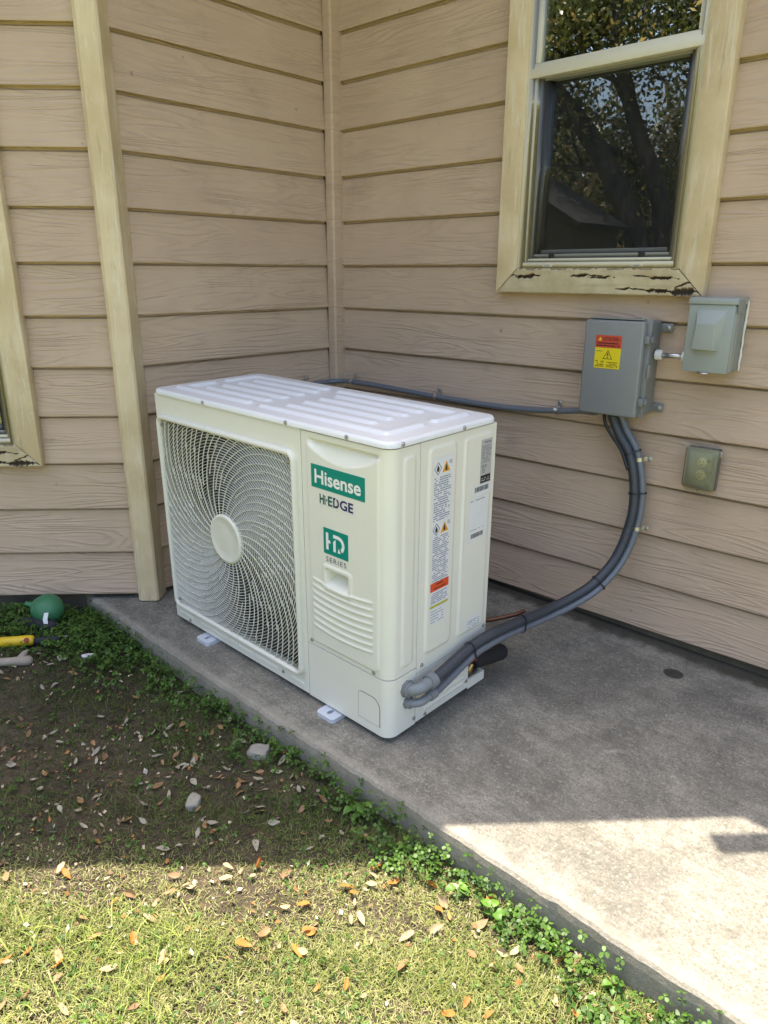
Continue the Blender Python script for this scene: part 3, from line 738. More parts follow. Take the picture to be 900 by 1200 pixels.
# screws
sm = MB(); sm.lathe([(.0062, 0), (.0062, .0012), (.0042, .0020), (.0038, .0045), (.0015, .0050)], (0, 0, 0), (0, 0, 1), 10); screw_me = sm.mesh('screw'); screw_me.materials.append(M['screw'])
def screw(p, axis, parent=None, s=1.0):
    o = bpy.data.objects.new('screw', screw_me); COL.objects.link(o); o.parent = parent or AC
    o.location = p; o.rotation_euler = Vector(axis).to_track_quat('Z', 'Y').to_euler(); o.scale = (s, s, s); return o
for x in (.30, .70, .94): screw((x, LY0, H - .008), (0, -1, 0))
for y in (.03, .275): screw((LX1, y + .01, H - .008), (1, 0, 0))
for x, z in ((.095, .012), (.63, .027), (.775, .2), (1.03, .197), (.052, .088), (.052, .735), (.705, .735), (.705, .085)): screw((x, 0 if z < .05 or x > .75 else -.010, z), (0, -1, 0))
for y, z in ((.135, .185), (.105, .022), (.155, .012), (.352, .03), (.352, .13), (.428, .196)): screw((W, y, z), (1, 0, 0))

# labels
def text_mesh(txt, size, bold=0.0, sx=1.0, spacing=1.0, shear=0.0):
    c = bpy.data.curves.new('lettering', 'FONT'); c.body = txt; c.size = size; c.offset = bold; c.space_character = spacing; c.shear = shear; c.align_x = 'LEFT'; c.resolution_u = 4
    o = bpy.data.objects.new('tmp', c); COL.objects.link(o); dg = bpy.context.evaluated_depsgraph_get()
    me = bpy.data.meshes.new_from_object(o.evaluated_get(dg)); bpy.data.objects.remove(o, do_unlink=True); bpy.data.curves.remove(c)
    me.materials.clear()
    return me
def fit_text(txt, w, h, bold=0.0, spacing=1.0):
    """mesh lettering scaled to a w x h rectangle with its lower left corner at the origin"""
    me = text_mesh(txt, 1.0, bold, 1, spacing); co = np.array([v.co[:] for v in me.vertices]); lo = co.min(0); hi = co.max(0)
    for v in me.vertices: v.co = ((v.co.x - lo[0]) / (hi[0] - lo[0]) * w, (v.co.y - lo[1]) / (hi[1] - lo[1]) * h, 0)
    return me
FRONT = lambda x, z, y: Matrix(((1, 0, 0, x), (0, 0, -1, y), (0, 1, 0, z), (0, 0, 0, 1)))       # text x->X, y->Z, facing -Y
SIDE = lambda y, z, x: Matrix(((0, 0, 1, x), (1, 0, 0, y), (0, 1, 0, z), (0, 0, 0, 1)))          # text x->Y, y->Z, facing +X
def lettering(txt, w, h, mtx, mat, parent, bold=0.0, spacing=1.0):
    me = fit_text(txt, w, h, bold, spacing); o = link('lettering', me, mat, parent); o.matrix_local = mtx; return o
def plate(name, w, h, mtx, mat, parent, t=.0005):
    m = MB(); m.box(0, w, 0, h, 0, t); o = m.build(name, mat, parent); o.matrix_local = mtx; return o
def polys(name, plist, mtx, mat, parent, z=0):
    m = MB()
    for p in plist: m.add([(q[0], q[1], z) for q in p], [tuple(range(len(p)))])
    o = m.build(name, mat, parent); o.matrix_local = mtx; return o
def dash_rows(w, h, pitch, dens=.82, th=.45, rng=random.Random(5), glyph=None):
    out = []; y = h - pitch
    while y > 0:
        x = 0; end = w * rng.uniform(.78, 1)
        while x < end:
            l_ = rng.uniform(.0025, .0085); 
            if rng.random() < dens: out.append([(x, y), (min(x + l_, w), y), (min(x + l_, w), y + pitch * th), (x, y + pitch * th)])
            x += l_ + rng.uniform(.0006, .0016)
        y -= pitch
    return out
YF = -.0049                                             # skin of the raised service panel
bl = plate('brand_label', .204, .0645, FRONT(.800, .6855, YF), M['teal'], AC); tag(bl, 'teal brand plate reading Hisense in white')
lettering('Hisense', .176, .040, Matrix.Translation((.014, .0125, .0009)), M['white'], bl, .022)
g2 = polys('series_label', [[(0, 0), (.132, 0), (.132, .001), (0, .001)]], FRONT(.832, .640, YF - .0001), M['ac'], AC)
for txt, xo, w_, mm in (('Hi', 0, .023, 'darkteal'), ('\u00b7', .0255, .005, 'darkteal'), ('E', .033, .017, 'darkteal'), ('D', .0535, .022, 'navy'), ('GE', .079, .050, 'navy')):
    hh = .0275 if txt != '\u00b7' else .006
    lettering(txt, w_, hh, Matrix.Translation((xo, .004 + (.011 if txt == '\u00b7' else 0), .0005)), M[mm], g2, .024)
polys('lettering', [[(.0595, .010), (.0635, .010), (.0675, .0315), (.0635, .0315)]], Matrix.Translation((0, 0, .0008)), M['ac'], g2)
hd = plate('emblem', .0965, .0755, FRONT(.8435, .5025, YF), M['teal'], AC); tag(hd, 'teal square emblem with white letters H D')
def arc_poly(cx, cy, r0, r1, a0, a1, n=14):
    o_ = [(cx + r1 * math.cos(a0 + (a1 - a0) * k / n), cy + r1 * math.sin(a0 + (a1 - a0) * k / n)) for k in range(n + 1)]
    return o_ + [(cx + r0 * math.cos(a1 - (a1 - a0) * k / n), cy + r0 * math.sin(a1 - (a1 - a0) * k / n)) for k in range(n + 1)]
polys('lettering', [[(.010, .013), (.020, .013), (.020, .063), (.010, .063)], [(.020, .033), (.029, .033), (.026, .042), (.020, .042)], [(.039, .013), (.049, .013), (.049, .050), (.039, .042)], arc_poly(.0585, .038, .0145, .0248, -.9, PI / 2), [(.039, .0528), (.0585, .0528), (.0585, .063), (.039, .063)], [(.056, .013), (.068, .0145), (.060, .028)]],
      Matrix.Translation((0, 0, .0009)), M['white'], hd)
lettering('SERIES', .080, .0145, FRONT(.852, .4795, YF - .0006), M['grey_ink'], AC, 0.0, 1.25)
XS = W + .0046
wl = plate('warning_label', .078, .432, SIDE(.160, .352, XS), M['paper'], AC); tag(wl, 'tall white warning label with flame and hazard symbols')
def tri(cx, cy, r): return [[(cx - r, cy - r * .8), (cx + r, cy - r * .8), (cx, cy + r * .95)]]
for zc in (.402, .232):
    polys('hazard_symbol', tri(.052, zc, .017), Matrix.Translation((0, 0, .0008)), M['orange'], wl)
    polys('hazard_symbol', [[(.048, zc - .010), (.056, zc - .010), (.055, zc + .001), (.052, zc + .008), (.049, zc + .001)]], Matrix.Translation((0, 0, .0012)), M['blackink'], wl)
    d_ = [(.018, zc - .018), (.033, zc), (.018, zc + .018), (.003, zc)]; di = [(.018 + (p[0] - .018) * .86, zc + (p[1] - zc) * .86) for p in d_]
    polys('flame_symbol', [[d_[k], d_[(k + 1) % 4], di[(k + 1) % 4], di[k]] for k in range(4)], Matrix.Translation((0, 0, .0008)), M['blackink'], wl)
    polys('flame_symbol', [[(.014, zc - .008), (.022, zc - .008), (.0235, zc), (.018, zc + .010), (.013, zc)]], Matrix.Translation((0, 0, .0008)), M['blackink'], wl)
    lettering('A2L', .013, .010, Matrix.Translation((.064, zc + .006, .0008)), M['blue_ink'], wl, .01)
polys('small_print', dash_rows(.070, .125, .0062), Matrix.Translation((.004, .256, .0008)), M['blue_ink'], wl)
polys('small_print', dash_rows(.070, .158, .0058), Matrix.Translation((.004, .056, .0008)), M['blue_ink'], wl)
plate('red_band', .079, .026, Matrix.Translation((-.0005, .050, .0006)), M['redorange'], wl, .0004)
lettering('WARNING', .032, .006, Matrix.Translation((.022, .066, .0013)), M['blackink'], wl, .01)
polys('small_print', dash_rows(.052, .010, .006, .95), Matrix.Translation((.014, .052, .0013)), M['blackink'], wl)
polys('small_print', dash_rows(.070, .036, .0056), Matrix.Translation((.004, .0105, .0008)), M['blue_ink'], wl)
plate('yellow_band', .079, .0065, Matrix.Translation((-.0005, .0, .0006)), M['limegreen'], wl, .0004)
w2 = plate('notice_label', .066, .052, SIDE(.160, .298, XS), M['paper'], AC); polys('small_print', dash_rows(.056, .048, .0085, .8, .22), Matrix.Translation((.004, .002, .0008)), M['grey_ink'], w2)
np_ = plate('rating_plate', .050, .128, SIDE(.368, .668, XS - .0006), M['silver_label'], AC); tag(np_, 'grey rating plate')
lettering('Hisense', .030, .006, Matrix.Translation((.014, .117, .0008)), M['blackink'], np_, .01); polys('small_print', dash_rows(.044, .052, .0042, .8, .35), Matrix.Translation((.003, .060, .0008)), M['grey_ink'], np_)
for cx, cy, r in ((.010, .050, .005), (.023, .050, .005), (.014, .037, .006)): polys('mark', [arc_poly(cx, cy, r * .62, r, 0, 2 * PI, 16)], Matrix.Translation((0, 0, .0008)), M['grey_ink'], np_)
plate('black_box', .046, .022, Matrix.Translation((.002, .002, .0004)), M['blackink'], np_); polys('small_print', dash_rows(.038, .014, .006, .8, .3), Matrix.Translation((.006, .006, .0011)), M['paper'], np_)
def barcode(w, h, mtx, parent):
    rg = random.Random(3); out = []; x = 0
    while x < w: d = rg.uniform(.0006, .0022); out.append([(x, 0), (x + d, 0), (x + d, h), (x, h)]); x += d + rg.uniform(.0006, .0017)
    polys('barcode', out, mtx, M['blackink'], parent)
bc = plate('barcode_label', .086, .030, SIDE(.335, .637, XS - .0006), M['paper'], AC); barcode(.066, .015, Matrix.Translation((.010, .010, .0008)), bc)
q_ = plate('service_label', .089, .133, SIDE(.322, .500, XS - .0006), M['paper'], AC); tag(q_, 'white service label with a barcode')
polys('small_print', dash_rows(.075, .012, .006, .85, .35), Matrix.Translation((.006, .117, .0008)), M['darkteal'], q_); polys('small_print', dash_rows(.070, .006, .005, .8, .3), Matrix.Translation((.008, .034, .0008)), M['grey_ink'], q_)
barcode(.058, .014, Matrix.Translation((.014, .010, .0008)), q_)
s_ = plate('spec_label', .070, .034, SIDE(.336, .214, XS - .0006), M['paper'], AC); polys('small_print', dash_rows(.060, .030, .0065, .7, .3), Matrix.Translation((.005, .001, .0008)), M['grey_ink'], s_)
# conduit elbows on the side
def elbow(y, z, r, reach):
    pts = [(W - .002, y, z), (W + .006, y, z)] + [(W + .006 + reach * math.sin(a), y + reach * (1 - math.cos(a)), z + .006 * a) for a in np.linspace(.1, PI / 2, 9)] + [(W + .006 + reach, y + reach + .03, z + .012)]
    m = MB(); m.tube(pts, r, 20); m.lathe([(r * 1.15, .008), (r * 1.3, .0085), (r * 1.3, .016), (r * 1.1, .017)], (W, y, z), (1, 0, 0), 20)
    e = Vector(pts[-1]); m.lathe([(r * 1.0, -.012), (r * 1.32, -.011), (r * 1.32, .012), (r * 1.0, .013)], e, (0, 1, .08), 20)
    o = m.build('conduit_elbow', M['pvc'], AC, True, autosmooth=True); k = MB(); k.lathe([(r * 1.5, 0), (r * 1.55, .001), (r * 1.55, .0075), (r * 1.45, .0085)], (W, y, z), (1, 0, 0), 8); k.build('lock_nut', M['jdark'], o); return AM @ e
e1 = elbow(.072, .138, .0168, .032); e2 = elbow(.076, .092, .0122, .032)
# valve end: brass valve, copper stubs and capped insulation at the open corner
m = MB(); m.tube(catmull([(W - .05, .385, .09), (W - .02, .40, .085), (W - .012, .46, .075), (W - .01, .52, .07)], 6), .011, 12); m.build('copper_stub', M['copper'], AC, True)
m = MB(); m.tube(catmull([(W - .012, .405, .075), (W + .0, .45, .072), (W + .006, .50, .066), (W + .008, .545, .06)], 6), [.026] * 14 + [.027, .027, .026, .022, .012], 16); m.build('insulation_stub', M['foam'], AC, True)
m = MB(); m.lathe([(.008, 0), (.012, .004), (.012, .02), (.009, .024), (.009, .04)], (W - .02, .385, .035), (.3, .2, 1), 12); m.build('brass_valve', M['brass'], AC, True)
m = MB(); m.lathe([(.009, 0), (.009, .02), (.006, .024)], (W - .012, .385, .085), (.6, .4, .3), 12); m.build('valve_cap', M['redp'], AC, True)
m = MB(); m.box(W - .28, W - .012, .365, D - .014, .03, .185); m.build('valve_cavity', M['acin'], AC)
m = MB(); m.tube(catmull([(W - .16, .45, .135), (W - .06, .53, .15), (W + .0, .60, .165), (W + .015, .64, .17)], 8), .0075, 10); m.build('copper_line', M['copper'], AC, True)

# ------------------------------------------------------------------ conduits, ties, straps
core = [(1.348, -.885, .128), (1.355, -.779, .139), (1.36, -.668, .148), (1.366, -.556, .143), (1.374, -.435, .134), (1.392, -.32, .137), (1.443, -.2, .176), (1.484, -.115, .254), (1.504, -.075, .339), (1.516, -.058, .444), (1.507, -.052, .547), (1.478, -.052, .646), (1.432, -.056, .716), (1.402, -.062, .782)]
cc_ = catmull(core, 14)
def offset_path(pts, d):
    out = []
    for i, p in enumerate(pts):
        t = (pts[min(i + 1, len(pts) - 1)] - pts[max(i - 1, 0)]).normalized(); v = Vector((.62, -.75, .15)).normalized()
        s = t.cross(v).normalized(); out.append(p - s * d)
    return out
def resample(pts, step):
    out = [pts[0]]; acc = 0
    for a, b in zip(pts, pts[1:]):
        l_ = (b - a).length; t = step - acc
        while t <= l_: out.append(a.lerp(b, t / l_)); t += step
        acc = (acc + l_) % step
    out.append(pts[-1]); return out
dark_c = catmull([e1, e1 + Vector((.002, .03, .004))] + offset_path(cc_, .0125)[16::10] + [Vector((1.392, -.062, .785))], 10)
light_c = catmull([e2, e2 + Vector((.002, .03, .004))] + offset_path(cc_, -.0145)[16::10] + [Vector((1.412, -.062, .785))], 10)
dp = resample(dark_c, .0022); m = MB(); m.tube(dp, [.0156 + .0014 * math.cos(2 * PI * i / 4.0) * (1.0 if i < 130 else .3) for i in range(len(dp))], 16)
o = m.build('flexible_conduit', M['pvcd'], None, True); tag(o, 'dark grey ribbed flexible conduit curving from the unit up to the box', 'conduit')
m = MB(); m.tube(resample(light_c, .012), .0115, 16); o = m.build('smooth_conduit', M['pvcl'], None, True); tag(o, 'lighter grey smooth conduit running beneath the dark ribbed one', 'conduit')
m = MB(); m.tube(catmull([(1.372, -.075, .785), (1.385, -.085, .74), (1.41, -.082, .70), (1.447, -.078, .655), (1.478, -.076, .59)], 8), .0055, 10); o = m.build('black_cable', M['blk'], None, True); tag(o, 'thin black cable dropping from the bottom of the junction box', 'cable')
thin = [(.032, -.42, .733), (.032, -.25, .738), (.034, -.11, .742), (.055, -.058, .745), (.11, -.034, .747), (.25, -.026, .744), (.377, -.024, .740), (.612, -.024, .732), (.826, -.024, .728), (1.02, -.024, .731), (1.18, -.028, .745), (1.27, -.04, .758), (1.335, -.055, .764), (1.352, -.06, .785)]
thin_c = catmull(thin, 10); m = MB(); m.tube(thin_c, .0112, 14); o = m.build('wall_conduit', M['pvcl'], None, True); tag(o, 'thin grey conduit strapped along the wall behind the unit', 'conduit')
def tie(i, label):
    a = dark_c[i]; j = min(range(len(light_c)), key=lambda k: (light_c[k] - a).length); b = light_c[j]
    t = (dark_c[i + 1] - dark_c[i - 1]).normalized(); s = (b - a).normalized(); s = (s - t * s.dot(t)).normalized(); u = t.cross(s)
    m = MB(); pts = []
    for k in range(24):
        an = 2 * PI * k / 24; c = a if math.cos(an) < 0 else b; r = .0178 if math.cos(an) < 0 else .0136
        pts.append(c + s * r * math.cos(an) + u * r * math.sin(an))
    pts.append(pts[0]); n = len(pts)
    for p in pts: m.v += [p - t * .0025, p + t * .0025, ]
    for k in range(n - 1): m.f.append((2 * k, 2 * k + 1, 2 * k + 3, 2 * k + 2))
    c0 = pts[6]; m.tube([c0 - u * .002, c0 + u * .006], .004, 8)
    o = m.build('cable_tie', M['blk'], None); md = o.modifiers.new('thick', 'SOLIDIFY'); md.thickness = .0016
    tag(o, label, 'cable tie', 'black cable ties round the two conduits')
def near_idx(p): return min(range(2, len(dark_c) - 2), key=lambda k: (dark_c[k] - Vector(p)).length)
for p, lab in (((1.356, -.765, .15), 'black cable tie round the conduits just past the ribbed end by the unit'), ((1.37, -.50, .15), 'black cable tie round the conduits behind the unit above the slab'), ((1.46, -.17, .20), 'black cable tie where the conduits start to climb the wall'), ((1.50, -.06, .51), 'black cable tie midway up the wall between the two bright straps'), ((1.475, -.055, .64), 'topmost black cable tie just under the junction box')):
    tie(near_idx(p), lab)
def strap(p, r, up, label):
    """one-hole strap: band over the conduit, tab and screw on the wall (normal -Y)"""
    s = empty('conduit_strap', p); tag(s, label, 'strap', 'galvanised straps holding conduit to the wall')
    m = MB(); n = 12; w = .0065; U = Vector(up).normalized(); T = U.cross(Vector((0, -1, 0)))
    pts = [U * -1 * (r + .003) + Vector((0, .012, 0))] + [U * (-math.cos(PI * k / n)) * (r + .0022) + Vector((0, -math.sin(PI * k / n) * (r + .0022), 0)) for k in range(n + 1)] + [U * (r + .003) + Vector((0, .016, 0)), U * (r + .026) + Vector((0, .018, 0))]
    for q in pts: m.v += [q - T * w, q + T * w]
    for k in range(len(pts) - 1): m.f.append((2 * k, 2 * k + 1, 2 * k + 3, 2 * k + 2))
    o = m.build('band', M['zinc'], s); md = o.modifiers.new('thick', 'SOLIDIFY'); md.thickness = .0016
    screw(U * (r + .017) + Vector((0, .0165, 0)), (0, -1, 0), s, 1.25)
def at_x(x): return min(thin_c, key=lambda p: abs(p.x - x) + (5 if p.y < -.2 else 0))
for x, lab in ((.135, 'bright strap on the thin conduit just right of the corner post'), (.602, 'bright strap on the thin conduit above the middle of the unit'), (1.172, 'bright strap on the thin conduit just left of the junction box')):
    strap(at_x(x), .0112, (.15, 0, 1), lab)
st_ = empty('conduit_strap', (.032, -.20, .74), (0, 0, PI / 2)); st_['label'] = 'bright strap on the thin conduit just left of the corner post'; st_['category'] = 'strap'; st_['group'] = 'galvanised straps holding conduit to the wall'
m = MB(); pts = [Vector((0, -math.sin(PI * k / 12) * .0134, -math.cos(PI * k / 12) * .0134)) for k in range(13)] + [Vector((0, .012, .0145)), Vector((0, .016, .04))]
for q in pts: m.v += [q - Vector((.0065, 0, 0)), q + Vector((.0065, 0, 0))]
for k in range(len(pts) - 1): m.f.append((2 * k, 2 * k + 1, 2 * k + 3, 2 * k + 2))
o = m.build('band', M['zinc'], st_); o.modifiers.new('thick', 'SOLIDIFY').thickness = .0016; screw((0, .0135, .03), (0, -1, 0), st_, 1.25)
for zt, lab in ((.622, 'upper bright strap holding the climbing conduit to the wall'), (.388, 'lower bright strap holding the climbing conduit to the wall')):
    k = min(range(len(light_c)), key=lambda i: abs(light_c[i].z - zt) + (9 if light_c[i].y < -.12 else 0)); strap(light_c[k], .0115, (1, 0, .1), lab)

# ------------------------------------------------------------------ junction box, disconnect, nipple, outlet
JB = empty('junction_box', (1.303, 0, .772)); tag(JB, 'dark grey plastic junction box with an attention sticker on its door', 'electrical box')
m = MB(); m.box(.008, .204, -.088, -.002, .004, .300); m.build('box_body', M['jdark'], JB, bevel=.008, seg=3)
m = MB(); m.box(.002, .210, -.096, -.0885, -.002, .306); m.build('door_flange', M['jdark'], JB, bevel=.004)
m = MB(); m.box(0, .198, -.126, -.0965, 0, .301); m.build('door', M['jbox'], JB, bevel=.007, seg=3)
m = MB(); m.prism([(-.096, .300), (-.120, .3045), (-.120, .3075), (-.094, .3085)], 'x', .012, .19); m.build('drip_edge', M['jbox'], JB, bevel=.001)
for z in (.245, .050):
    m = MB(); m.box(.198, .214, -.118, -.070, z - .013, z + .013); m.box(.2135, .219, -.104, -.080, z - .009, z + .009); m.build('latch', M['jdark'], JB, bevel=.003)
m = MB(); m.prism([(-.100, .125), (-.080, .13), (-.078, .165), (-.100, .17)], 'x', .2105, .2165); m.build('hasp', M['jbox'], JB, bevel=.002)
for x, z in ((.222, .278), (.222, .024), (-.012, .278), (-.012, .024)):
    m = MB(); m.box(x - .024, x + .019, -.008, -.001, z - .0135, z + .0135); m.build('mounting_tab', M['jdark'], JB, bevel=.004); screw((x + .005, -.008, z), (0, -1, 0), JB, 1.1)
lb = plate('attention_label', .088, .104, FRONT(.043, .150, -.1266), M['yellow'], JB); tag(lb, 'red and yellow attention sticker with a shock-hazard triangle')
plate('red_band', .088, .039, Matrix.Translation((0, .065, .0003)), M['redink'], lb)
lettering('ATTENTION', .052, .0105, Matrix.Translation((.026, .0875, .0012)), M['blackink'], lb, .012)
polys('hazard_symbol', tri(.015, .0925, .0065), Matrix.Translation((0, 0, .0012)), M['yellow'], lb)
polys('small_print', dash_rows(.078, .016, .0075, .95, .5), Matrix.Translation((.005, .069, .0012)), M['blackink'], lb)
def tri_out(cx, cy, r, t):
    o_ = tri(cx, cy, r)[0]; g = (cx, cy - r * .2); i_ = [(g[0] + (p[0] - g[0]) * t, g[1] + (p[1] - g[1]) * t) for p in o_]
    return [[o_[k], o_[(k + 1) % 3], i_[(k + 1) % 3], i_[k]] for k in range(3)]
polys('shock_symbol', tri_out(.045, .043, .0165, .80) + [[(.0425, .034), (.0475, .034), (.0475, .0365), (.0425, .0365)], [(.044, .050), (.047, .050), (.0455, .044), (.0485, .044), (.044, .0365), (.0445, .0415), (.0418, .0415)]], Matrix.Translation((0, 0, .0009)), M['blackink'], lb)
polys('small_print', dash_rows(.020, .008, .004, .95, .5), Matrix.Translation((.005, .049, .0009)), M['navy'], lb); polys('small_print', dash_rows(.026, .004, .004, 1, .6), Matrix.Translation((.057, .053, .0009)), M['blackink'], lb)
polys('small_print', dash_rows(.030, .022, .0052, .9, .45), Matrix.Translation((.004, .004, .0009)), M['blackink'], lb); polys('small_print', dash_rows(.040, .021, .0048, .9, .42), Matrix.Translation((.043, .003, .0009)), M['blackink'], lb)

DB = empty('disconnect_box', (1.618, 0, .932)); tag(DB, 'pale grey-green metal disconnect box with a raised front panel', 'electrical box')
m = MB(); m.box(.004, .1335, -.082, -.003, .003, .205); m.build('box_body', M['discd'], DB, bevel=.0025)
m = MB(); m.box(.000, .1315, -.0915, -.0825, 0, .196); m.box(.1316, .1348, -.0915, -.055, .004, .192); m.build('cover', M['disc'], DB, bevel=.0018)
m = MB(); m.prism([(.0, .1965), (-.096, .1965), (-.096, .2105), (-.086, .216), (.0, .216)], 'x', -.003, .1375); m.build('top_cap', M['disc'], DB, bevel=.002)
m = MB(); m.box(.1377, .1392, -.094, -.040, .172, .212); m.build('cap_ear', M['discd'], DB, bevel=.0006)
m = MB(); b_ = [(.022, .064), (.098, .064), (.110, .180), (.024, .180)]; t2 = [(.028, .067), (.090, .067), (.086, .142), (.034, .142)]
m.add([(p[0], -.0918, p[1]) for p in b_] + [(p[0], -.115, p[1]) for p in t2], [(4, 5, 6, 7), (0, 1, 5, 4), (1, 2, 6, 5), (2, 3, 7, 6), (3, 0, 4, 7)]); m.build('raised_panel', M['disc'], DB, bevel=.0015)
m = MB(); m.tube([(.05, -.0935, -.001), (.065, -.098, -.003), (.08, -.0935, -.001)], .003, 8); m.build('hasp', M['zinc'], DB, True)
m = MB(); pts = [(.1365 + random.uniform(-.001, .001), -.004, .004 + .204 * k / 24) for k in range(25)]; m.tube(pts, [random.uniform(.0025, .0045) for _ in pts], 7); m.build('caulk_bead', M['caulk'], DB, True)
NP = empty('conduit_nipple', (1.512, -.045, .967)); tag(NP, 'short grey conduit nipple with white lock nuts between the two boxes', 'conduit')
m = MB(); m.tube([(.002, 0, 0), (.104, 0, .004)], .0085, 14); m.build('pipe', M['zinc'], NP, True)
for x in (.012, .096): m = MB(); m.lathe([(.012, -.010), (.0158, -.009), (.0158, .009), (.0115, .011)], (x, 0, .002), (1, 0, 0), 8); m.build('lock_nut', M['tagw'], NP)

OB = empty('outlet_box', (1.640, 0, .553)); tag(OB, 'clear yellowed weatherproof cover over an outdoor outlet', 'outlet')
m = MB(); m.box(0.004, .103, -.012, .004, 0.002, .136); m.build('gasket', M['blk'], OB, bevel=.003)
m = MB(); m.box(.006, .100, -.020, -.0122, .004, .134); m.build('base_plate', M['outplate'], OB, bevel=.004)
m = MB(); m.prism(rr_path(.036, .074, .028, .108, .006, 4), 'y', -.0235, -.0201); m.build('receptacle_plate', M['outplate'], OB)
for z in (.090, .050):
    m = MB(); m.lathe([(.0165, 0), (.0165, .004), (.015, .0055)], (.056, -.0236, z), (0, -1, 0), 20); rc = m.build('receptacle', M['outlet'], OB, True, autosmooth=True)
    for dx, w_ in ((-.0055, .0018), (.0055, .0018)): mm = MB(); mm.box(.056 + dx - w_ / 2, .056 + dx + w_ / 2, -.0296, -.0288, z, z + .007); mm.build('slot', M['blackink'], rc)
    mm = MB(); mm.lathe([(.002, 0), (.002, .0008)], (.056, -.0290, z - .006), (0, -1, 0), 10); mm.build('slot', M['blackink'], rc)
m = MB(); lo = []
for ins, y in ((0, -.0125), (0, -.022), (.002, -.0275), (.005, -.032), (.008, -.046), (.013, -.052)): lo.append([(x, y, z) for x, z in rr_path(.0 + ins, .106 - ins, 0 + ins, .138 - ins, .014, 6)])
n = len(lo[0]); m.v = [p for l_ in lo for p in l_]
for a in range(len(lo) - 1):
    for k in range(n): m.f.append((a * n + k, a * n + (k + 1) % n, (a + 1) * n + (k + 1) % n, (a + 1) * n + k))
m.f.append(tuple((len(lo) - 1) * n + k for k in range(n))); m.build('clear_cover', M['clear'], OB, True, autosmooth=True)
m = MB()
for z in (.105, .069, .033): m.box(.080, .098, -.056, -.0525, z - .005, z + .005)
m.box(.094, .1, -.055, -.0465, .012, .126); m.build('cover_rib', M['clear'], OB, bevel=.0015)
m = MB(); m.lathe([(.012, 0), (.012, .006), (.006, .008)], (.098, -.010, .122), (0, -1, 0), 14); m.box(.03, .05, -.024, -.014, -.006, .0005); m.box(.056, .076, -.024, -.014, -.006, .0005); m.build('hinge_lug', M['outplate'], OB)

# ------------------------------------------------------------------ small things on the soil
def gpt(x, y, dz=0): return Vector((x, y, float(gz(x, y)) + dz))
def rock(name, x, y, sx, sy, szz, rz, seed, mat, label, cat, sink=.3):
    rg = random.Random(seed); bm = bmesh.new(); bmesh.ops.create_icosphere(bm, subdivisions=3, radius=1)
    ph = [rg.uniform(0, 6) for _ in range(6)]
    for v in bm.verts:
        p = v.co; k = 1 + .13 * math.sin(3 * p.x + ph[0]) + .12 * math.sin(4 * p.y + ph[1]) + .08 * math.sin(7 * p.z + 5 * p.x + ph[2]) + .04 * math.sin(13 * p.y + ph[3])
        p = p * k; c = .72
        p.x = max(-c, min(c, p.x)) * .8 + p.x * .2; p.y = max(-c, min(c, p.y)) * .7 + p.y * .3; p.z = max(-.6, min(.55, p.z)); v.co = Vector((p.x * sx, p.y * sy, p.z * szz))
    me = bpy.data.meshes.new(name); bm.to_mesh(me); bm.free()
    o = link(name, me, mat, None, True); o.location = gpt(x, y, szz * (1 - sink) * .35); o.rotation_euler = (0, 0, rz); tag(o, label, cat); return o
rock('stone', .978, -1.280, .042, .027, .026, .5, 1, M['stone'], 'flat grey stone in the shade near the slab edge', 'stone')
rock('stone', 1.008, -1.522, .036, .021, .022, 2.2, 4, M['stone'], 'upright oval grey stone on the bare shaded soil', 'stone')
rock('stone', .125, -1.375, .030, .012, .012, 1.0, 7, M['tagw'], 'small white stone chip among the shaded clover', 'stone')
# weathered stick at the left edge
A_, B_ = gpt(-.11, -1.77, .014), gpt(.045, -1.545, .014); d_ = B_ - A_
m = MB(); m.tube([A_, A_ + d_ * .3 + Vector((0, 0, .003)), A_ + d_ * .6, A_ + d_ * .82, A_ + d_ * .94, B_, B_ + d_.normalized() * .01], [.014, .0145, .0145, .015, .018, .017, .008], 10)
m.tube([A_ + d_ * .86, A_ + d_ * .92 + Vector((-.012, .014, .02)), A_ + d_ * .95 + Vector((-.022, .02, .024))], [.012, .01, .005], 8)
o = m.build('stick', M['wood'], None, True); tag(o, 'weathered grey piece of wood lying at the left edge', 'stick')
# green ball with knot and white tag
BL = empty('green_ball', gpt(-.19, -1.372)); tag(BL, 'lumpy green rubber ball with a white tag near the wall', 'ball')
bm = bmesh.new(); bmesh.ops.create_uvsphere(bm, u_segments=32, v_segments=20, radius=.056)
for v in bm.verts:
    p = v.co; k = 1 + .02 * math.sin(60 * p.x + 3) * math.sin(50 * p.z) + .015 * math.sin(90 * p.y); v.co = Vector((p.x * 1.08, p.y * 1.08, p.z * .96)) * k
me = bpy.data.meshes.new('ball_body'); bm.to_mesh(me); bm.free(); o = link('ball_body', me, M['ball'], BL, True); o.location = (0, 0, .062)
rdir = Vector(r_); m = MB(); q0 = Vector((0, 0, .076)) - rdir * .05
m.tube([q0, q0 - rdir * .018 + Vector((0, 0, .003)), q0 - rdir * .028 + Vector((0, 0, .007)), q0 - rdir * .036 + Vector((0, 0, .0))], [.016, .009, .008, .005], 10); m.build('ball_knot', M['ball'], BL, True)
m = MB(); fdir = Vector((-f_.x, -f_.y, 0)).normalized(); t0 = Vector((0, 0, .072)) + rdir * .024 + fdir * .055
m.add([t0 + rdir * a + Vector((0, 0, b)) + fdir * c for a, b, c in ((-.009, 0, .004), (.008, .002, .004), (.004, -.022, .012), (-.014, -.024, .012), (.006, -.05, .02), (-.008, -.05, .02))], [(0, 1, 2, 3), (3, 2, 4, 5)]); o = m.build('paper_tag', M['tagw'], BL); o.modifiers.new('thick', 'SOLIDIFY').thickness = .001
